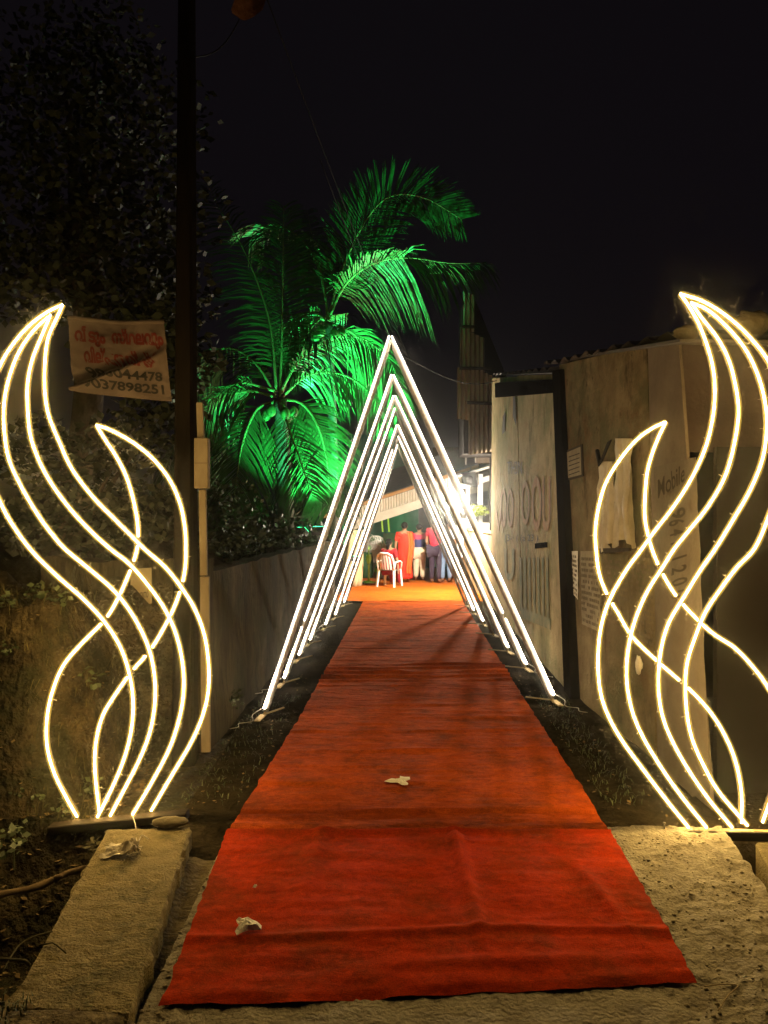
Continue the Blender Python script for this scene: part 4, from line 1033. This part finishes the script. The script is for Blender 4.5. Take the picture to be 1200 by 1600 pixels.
person(at(632, 911), R(5), 1.60, "woman in a long red dress with an orange red scarf, seen from behind", dress=cl("red_dress", (.62,.03,.015)), scarf=cl("orange_scarf", (.70,.09,.02)), hair='bun')
person(at(655, 908), R(-6), 1.54, "person in a pink, navy and white striped shirt and beige trousers", top=bands("striped_shirt", [(0, (.75,.72,.66)), (.86, (.62,.58,.55)), (.90, (.04,.04,.14)), (1.12, (.55,.03,.09))]), bottom=cl("beige_trousers", (.52,.42,.30)), sleeve=.9, wide=2.0)
person(at(680, 912), R(-25), 1.72, "man in a maroon shirt and dark trousers beside the arch legs", top=cl("maroon_shirt", (.38,.02,.04)), bottom=cl("dark_trousers", (.03,.02,.035)), arms=((.16,.05),(.16,.10)), sleeve=.6)
person(at(697, 911), R(18), 1.72, "man in a pale blue shirt and blue jeans behind the arch legs", top=cl("pale_blue_shirt", (.50,.56,.60)), bottom=cl("blue_jeans", (.13,.19,.30)), sleeve=.9)
pc = at(611, 915)
person((pch.x - .02, pch.y + .06, 0.0), R(-25), 1.52, "woman in maroon with long dark hair sitting on the white chair", dress=cl("maroon_dress", (.26,.015,.02)), bottom=cl("maroon_trousers", (.22,.015,.02)), pose='sit', hair='long')

# ------------------------------------------------------------------ palms
def frond(parent, pts, nleaf, L, face, droop=.45, w=.032):
    rs = spline(pts, .12); m = MB(); k = len(rs)
    m.tube(rs, [.034 * (1 - .85 * i / k) for i in range(k)], 6)
    o = m.build("frond", M['rachis'], parent)
    m = MB(); tot = [0]
    for a, b in zip(rs, rs[1:]): tot.append(tot[-1] + (b - a).length)
    for side in (-1, 1):
        for j in range(nleaf):
            s = .14 + .86 * (j + random.random() * .6) / nleaf; d = min(s, 1) * tot[-1]
            i = max(1, next((q for q in range(len(tot)) if tot[q] >= d), k - 1)); f = (d - tot[i-1]) / max(1e-6, tot[i] - tot[i-1]); p = rs[i-1].lerp(rs[i], f)
            T = (rs[i] - rs[i-1]).normalized()
            S1 = T.cross(Vector((0, 0, 1))); S1 = S1.normalized() if S1.length > .15 else Vector((1, 0, 0))
            S2 = T.cross(Vector((0, -1, 0))); S2 = S2.normalized() if S2.length > .15 else Vector((1, 0, 0))
            if S1.dot(S2) < 0: S2 = -S2
            S = (S1 * (1 - face) + S2 * face).normalized()
            D = (S * side + T * (.35 + .7 * s) + Vector((random.gauss(0, .06), random.gauss(0, .06), random.gauss(0, .06)))).normalized()
            LL = L * (math.sin(math.pi * (.12 + .80 * s)) ** .6) * random.uniform(.85, 1.1)
            g = droop * random.uniform(.7, 1.3)
            q = [p + D * (LL * x) + Vector((0, 0, -g * LL * x * x)) for x in (0, .4, .75, 1)]
            Wd = D.cross(S.cross(T)).normalized() * w * .5 if D.cross(S.cross(T)).length > .1 else T * w * .5
            m.add([q[0] - Wd*.5, q[0] + Wd*.5, q[1] - Wd, q[1] + Wd, q[2] - Wd*.8, q[2] + Wd*.8, q[3]], [(0,1,3,2),(2,3,5,4),(4,5,6)])
    m.build("leaflets", M['frond'], o, kind="stuff", smooth=False)
def palm(label, base, crown, Y, fr, tr):
    t = thing("palm_tree", base, label, "palm", "coconut palms behind the left wall")
    c = P(*crown, Y); b = Vector(base)
    m = MB(); ps = spline([b, b.lerp(c, .4) + Vector((.12, 0, 0)), c], .12)
    m.tube(ps, [tr * (1.25 - .4 * i / len(ps) + (.06 if i % 2 else 0)) for i in range(len(ps))], 10); m.build("trunk", M['trunk'], t)
    for pts, n, L, face, droop, dy in fr:
        k = len(pts) - 1
        frond(t, [P(x, y, Y + dy * (i / k) ** 1.3) for i, (x, y) in enumerate(pts)], n, L, face, droop)
    # nuts in the crown
    for i in range(6):
        a = i * 1.05; m = MB(); m.ell(c + Vector((.28 * math.cos(a), .28 * math.sin(a), -.25 - .06 * (i % 2))), .10, .10, .13, 8, 6); m.build("coconut", M['frond'], t)
    return t
F1 = [([(437,622),(440,530),(442,420),(443,322)],70,1.15,.8,.35,.6),
      ([(437,615),(470,560),(510,535),(560,528),(605,560),(628,605)],80,1.0,.15,.8,-1.0),
      ([(440,622),(480,588),(530,585),(575,612),(608,665)],50,.85,.3,.8,-.6),
      ([(440,625),(472,632),(498,670),(512,730),(516,795)],70,.95,.7,.5,-.5),
      ([(432,628),(402,640),(380,690),(368,760),(362,805)],70,1.0,.7,.5,-.5),
      ([(432,622),(390,612),(350,625),(322,665),(306,722)],70,1.0,.4,.7,.1),
      ([(430,618),(400,570),(360,545),(325,560),(298,605)],60,1.0,.3,.7,.7),
      ([(432,612),(420,500),(385,400),(345,330),(322,285)],60,1.1,.7,.5,.9),
      ([(440,625),(452,672),(470,722),(486,775)],46,.8,.8,.5,-1.7),
      ([(430,612),(370,600),(312,640),(272,700),(256,752)],70,1.0,.4,.7,-.3),
      ([(440,615),(470,540),(500,500),(545,490)],50,.9,.3,.7,1.6)]
palm("leafy coconut palm lit green with fronds reaching left, behind the left wall", (-2.10, 15.6, 0), (437, 626), 15.6, F1, .15)
F2 = [([(513,500),(540,445),(585,412),(640,404),(700,412),(758,412)],95,1.15,.45,.75,-.4),
      ([(513,498),(535,420),(572,345),(610,308),(662,310),(722,344)],110,1.05,1.0,.08,.3),
      ([(512,505),(485,488),(455,510),(430,562)],60,1.0,.3,.7,-.6),
      ([(513,496),(498,420),(468,372),(425,352),(390,370)],70,1.1,.4,.6,.8),
      ([(515,505),(560,528),(600,585),(622,650)],70,1.0,.4,.6,.4),
      ([(512,500),(505,440),(490,380),(480,330)],60,1.0,.6,.5,1.5)]
palm("thinner coconut palm with a dark bare trunk, fronds arching right", (-1.22, 16.6, 0), (513, 505), 16.6, F2, .105)
m = MB(); m.box((P(514,0,16.3).x, 16.28, P(0,758,16.3).z), (P(526,0,16.3).x, 16.36, P(0,733,16.3).z))
tag(m.build("meter_box", M['plank_pale'], org=tuple(P(520, 745, 16.3))), "small pale box fixed to the thin palm trunk", "box")

# ------------------------------------------------------------------ trees and bushes on the left
def tree(label, base, top, clumps, n, s, tr):
    t = thing("tree", base, label, "tree")
    m = MB(); b = Vector(base); c = Vector(top); m.tube(spline([b, b.lerp(c, .5) + Vector((.15, .1, 0)), c], .2), tr, 8); trk = m.build("trunk", M['bark'], t)
    m = MB()
    for cl_, r in clumps: m.tube([c.lerp(b, .25), c.lerp(Vector(cl_), .6) + Vector((0, 0, -.1)), Vector(cl_)], [tr * .5, tr * .3, .01], 5)
    m.build("limb", M['bark'], trk)
    m = MB()
    for cl_, r in clumps: leaves(m, cl_, r, n, s)
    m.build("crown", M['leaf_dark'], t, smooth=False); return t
cl1 = [(P(x, y, Y), (r, r * .8, r * .8)) for x, y, Y, r in ((40,200,7.5,.9),(150,260,7.8,.9),(240,330,8.2,.8),(60,340,7.4,.8),(180,400,7.6,.8),(100,120,8.5,.9),(230,180,8.8,.8),(30,440,7.2,.6),(260,460,8.0,.6),(150,80,9,.8),(270,560,7.6,.5),(200,500,7.2,.6))]
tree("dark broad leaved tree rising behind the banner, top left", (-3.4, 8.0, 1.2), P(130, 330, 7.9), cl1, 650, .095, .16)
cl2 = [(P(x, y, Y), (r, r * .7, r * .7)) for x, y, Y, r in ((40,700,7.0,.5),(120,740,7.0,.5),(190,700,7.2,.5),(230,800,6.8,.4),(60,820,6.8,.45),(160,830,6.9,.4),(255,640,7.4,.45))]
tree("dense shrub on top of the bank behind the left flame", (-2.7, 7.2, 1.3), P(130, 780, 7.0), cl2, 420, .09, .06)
bushes = (((365, 850), 10.5, (.5,.5,.3), 420, "dark bush leaning over the left wall near the pole"), ((430, 835), 12.5, (.7,.5,.35), 500, "dark bush on the left wall below the palm crown"),
          ((490, 836), 15.0, (.3,.3,.22), 260, "small green lit bush at the far end of the left wall"), ((482, 786), 19.2, (.45,.3,.35), 300, "green lit bush above the dark low roof"), ((350, 800), 12.8, (.8,.5,.6), 600, "tall dark bush between the pole and the palm"))
for (px, py), Y, r, n, lb in bushes:
    c = P(px, py, Y); m = MB(); leaves(m, c, r, n, .10)
    for _ in range(5): m.tube([(c.x + random.uniform(-.1,.1), c.y, c.z - r[2] - .25), (c.x + random.uniform(-.3,.3) * r[0], c.y, c.z)], .008, 4)
    tag(m.build("bush", M['leaf'], org=tuple(c), smooth=False), lb, "bush")
# dry grass on the bank, weeds by the drain
def grass(name, spots, label, mt, cat="grass"):
    m = MB()
    for x, y, z, L, lean in spots:
        a = random.uniform(0, 6.28); d = Vector((math.cos(a), math.sin(a), 0)); w = Vector((-d.y, d.x, 0)) * .003
        p = Vector((x, y, z)); q = p + d * L * lean * .4 + Vector((0,0,L*.6)); r = p + d * L * lean + Vector((0,0,L*(1 - .35*lean)))
        m.add([p - w, p + w, q + w*.8, q - w*.8, r], [(0,1,2,3),(3,2,4)])
    o = m.build(name, mt, kind="stuff", smooth=False); o["label"] = label; o["category"] = cat; return o
sp = []
for _ in range(1300):
    x = random.uniform(-4.2, -1.85); y = random.uniform(4.75, 6.1)
    sp.append((x, y, ground_h(x, y) - .01, random.uniform(.04, .16), random.uniform(.3, 1.2)))
grass("dry_grass", sp, "dry grass and roots covering the left earth bank", M['grass'])
sp = []
for _ in range(500):
    x = random.uniform(-1.55, -1.3) + (0 if random.random() < .5 else .65); y = random.uniform(2.6, 3.1) if x < -1.2 else random.uniform(2.8, 4.6)
    sp.append((x, y, ground_h(x, y) - .005, random.uniform(.02, .07), random.uniform(.3, 1.2)))
for _ in range(900):
    y = random.uniform(5, 8); x = AX(y) + random.choice((random.uniform(-1.55, -1.1), random.uniform(1.3, 1.6))); sp.append((x, y, ground_h(x, y) - .005, random.uniform(.02, .06), random.uniform(.3, 1.2)))
grass("ground_weeds", sp, "sparse weeds and straw on the dirt beside slab and carpet", M['leaf'], "weeds")
for px, py, Y, rr, lb in ((22, 1312, 4.5, .10, "small leafy weed at the drain's left edge"), (150, 1325, 4.45, .06, "tiny weed sprouting beside the slab head"), (362, 1092, 7.0, .10, "small weed at the foot of the left wall")):
    c = P(px, py, Y); m = MB(); leaves(m, c, (rr, rr, rr), 46, .05); m.tube([(c.x, c.y, c.z - rr * 1.8), c], .004, 4)
    tag(m.build("weed", M['grass'] if rr == .06 else M['leaf'], org=tuple(c), smooth=False), lb, "weed")
# ------------------------------------------------------------------ small things
def crumple(px, py, w, d, h, label, seed, zz=.045, mt='tissue'):
    q = G(px, py, zz); m = MB()
    def f(u, v):
        a = (u - .5) * 2; b = (v - .5) * 2
        r = 1 + .55 * N((a * .6, b * .6, seed), 1.1, 2)
        return q + Vector((a * w * r + .5 * w * N((b, seed, 0), 2), b * d * r, .004 + h * abs(N((a * .9, b * .9, seed + 4), 1.3, 2)) * 1.8 * (1.15 - .5 * max(abs(a), abs(b)))))
    m.grid(f, 16, 12); ob = m.build("tissue", M[mt], org=tuple(q), smooth=False)
    return tag(ob, label, "tissue")
def scrap(outline, zz, label, seed, lift=.03):
    pts = [G(x, y, zz) for x, y in outline]; c = sum(pts, Vector()) / len(pts); n = len(pts); m = MB(); vs = [c + Vector((0, 0, lift))]
    for f, zf in ((.35, 1.0), (.7, .75), (1.0, .1)):
        for i, p in enumerate(pts):
            q = c.lerp(p, f); q.z = zz + lift * zf * (.55 + .9 * abs(N((i * .9, f * 3, seed), 1.3, 2))); vs.append(q)
    fs = [(0, 1 + i, 1 + (i + 1) % n) for i in range(n)]
    for r in range(2):
        fs += [(1 + r*n + i, 1 + (r+1)*n + i, 1 + (r+1)*n + (i+1) % n, 1 + r*n + (i+1) % n) for i in range(n)]
    m.add(vs, fs); return tag(m.build("tissue", M['tissue'], org=tuple(c), smooth=False), label, "tissue")
scrap([(369,1439),(376,1441),(383,1437),(391,1437),(402,1442),(409,1448),(408,1454),(397,1455),(388,1455),(379,1458),(370,1463),(367,1457),(376,1450),(371,1445)], .045, "crumpled white tissue near the left edge of the front carpet", 2)
scrap([(600,1222),(607,1219),(614,1221),(624,1220),(625,1214),(632,1215),(640,1215),(641,1219),(633,1222),(638,1225),(637,1228),(628,1228),(621,1224),(610,1224)], .04, "torn white tissue in the middle of the long red runner", 9, .02)
crumple(195, 1332, .085, .07, .05, "dirty white plastic bag flattened on the slab", 5, .08, 'plastic')
crumple(398, 1388, .008, .014, .012, "tiny paper scrap above the tissue on the front carpet", 12)
crumple(1170, 1534, .03, .02, .012, "small pale paper scrap on the dirt at bottom right", 14, .0)
m = MB(); q = G(264, 1291, .088); m.ell(q + Vector((0, .03, .01)), .105, .06, .024, 14, 8, .35)
tag(m.build("flat_stone", M['stone'], org=tuple(q)), "flat pale stone at the head of the slab under the timber", "stone")
m = MB(); a, b = P(-30, 1412, 4.0), P(150, 1354, 4.45); pts = [a.lerp(b, k / 8) + Vector((0, 0, .012 * math.sin(k * 1.3))) for k in range(9)]
m.tube(pts, [.019 + .004 * math.sin(k * 2) for k in range(9)], 8); m.tube([pts[5], pts[5] + Vector((.05, -.04, .03))], [.02, .012], 6)
tag(m.build("branch", mat("peeled_branch", (.07,.045,.022), (.17,.12,.06), 8, .9, .4, 30), org=tuple(a)), "thick bare branch lying across the drain on the left", "branch")
for pts, r, lb in (([(3,1520),(30,1478),(60,1462),(82,1456)], .004, "pale curved twig over the drain at the lower left"), ([(62,1478),(82,1474),(103,1490)], .003, "short thin straw on the slab's left edge"), ([(0,1500),(40,1503),(46,1508)], .008, "green stem poking from the drain beside the slab")):
    m = MB(); m.tube(spline([G(x, y, .085) for x, y in pts], .03), r, 5)
    tag(m.build("twig", M['grass'], org=tuple(G(*pts[0], .11))), lb, "twig")
for (a, b, c), lb in ((((1100,1542),(1153,1541),(1122,1580)), "bent dry twig on the dirt at bottom right"),):
    m = MB(); m.tube(spline([G(*a, .012), G(1130, 1539, .016), G(*b, .012), G(1138, 1556, .014), G(*c, .008)], .01), .0022, 5); tag(m.build("twig", M['wood_pale'], org=tuple(G(*b))), lb, "twig")
# loose wire on the ground by the left flame
m = MB(); m.tube(spline([P(207,1275,YL-.02), P(212,1292,4.55), G(214,1318,.085), G(222,1306,.085), G(232,1312,.085)], .02), .003, 5)
tag(m.build("loose_wire", M['cable'], org=tuple(P(207,1275,YL))), "thin loose wire hanging from the left flame onto the slab", "wire")
# overhead wires and the dry sheath caught on them
for (a, b, Y0, Y1), lb in ((((300, 90), (395, -20), 7, 9), "overhead wire running up from the black pole"), (((410, -20), (640, 560), 9, 22), "long overhead wire slanting down past the palms"), (((610, 545), (790, 590), 8, 16), "thin wire from the first arch to the hut"), (((500, 250), (620, 520), 12, 20), "faint overhead wire crossing the palm fronds")):
    p, q = P(*a, Y0), P(*b, Y1); m = MB(); m.tube([p.lerp(q, k / 16) + Vector((0, 0, -.25 * math.sin(math.pi * k / 16))) for k in range(17)], .007, 5)
    tag(m.build("overhead_wire", M['cable_black'], org=tuple(p)), lb, "wire")
c = P(385, 4, 6.0); m = MB()
m.grid(lambda u, v: c + Vector(((u - .5) * .24 + .10 * v, .05 * math.sin(u * 3), -.10 + .30 * v + .10 * abs(u - .35))), 10, 10)
m.grid(lambda u, v: c + Vector(((u - .5) * .24 + .10 * v, .03 + .05 * math.sin(u * 3), -.10 + .30 * v + .10 * abs(u - .35))), 10, 10)
tag(m.build("dry_palm_sheath", M['dryleaf'], org=tuple(c), smooth=True), "brown dry palm sheath hanging at the top edge", "palm sheath")

# leaf litter on bank, drain and dirt
m = MB()
def litter(x, y, L):
    z = ground_h(x, y) + .006; a = random.uniform(0, 6.28); d = Vector((math.cos(a), math.sin(a), random.uniform(-.3, .4))); n_ = Vector((-d.y, d.x, random.uniform(-.3, .3))) * .35
    p = Vector((x, y, z)); m.add([p, p + d*L*.5 + n_*L, p + d*L, p + d*L*.5 - n_*L], [(0,1,2,3)])
for _ in range(1500): litter(random.uniform(-3.8, -1.7), random.uniform(3.4, 6.0), random.uniform(.02, .06))
for _ in range(160): litter(random.uniform(-1.4, 2.0), random.uniform(2.3, 2.85), random.uniform(.01, .03))
for _ in range(220):
    y = random.uniform(4.8, 9); litter(AX(y) + random.choice((random.uniform(-1.5, -1.05), random.uniform(1.25, 1.65))), y, random.uniform(.012, .04))
o = m.build("leaf_litter", mat("dead_leaf", (.05,.03,.013), (.20,.145,.065), 9, .9), kind="stuff", smooth=False); o["label"] = "dead leaves and scraps on bank and dirt"; o["category"] = "leaf litter"


m = MB()
for _ in range(26):
    x = random.uniform(-3.4, -1.9); y = random.uniform(4.8, 5.7); r_ = random.uniform(.04, .11)
    leaves(m, (x, y, ground_h(x, y) + r_ * .6), (r_, r_, r_ * .8), int(r_ * 320), r_ * .55)
o = m.build("bank_plants", M['leaf'], kind="stuff", smooth=False); o["label"] = "small green plants rooted in the left earth bank"; o["category"] = "plants"

# added haze standing in for the lens halo round every light
m = MB(); m.box((-143, -33, -3), (143, 243, 16))
hz = bpy.data.materials.new("halo_haze"); hz.use_nodes = True; nt = hz.node_tree; nt.nodes.clear()
ho = nt.nodes.new("ShaderNodeOutputMaterial"); hv = nt.nodes.new("ShaderNodeVolumePrincipled")
hv.inputs["Color"].default_value = (.95, .95, .95, 1); hv.inputs["Density"].default_value = .0036; hv.inputs["Anisotropy"].default_value = .98
nt.links.new(hv.outputs[0], ho.inputs["Volume"])
m.build("haze", hz, kind="stuff")
cy.volume_bounces = 0
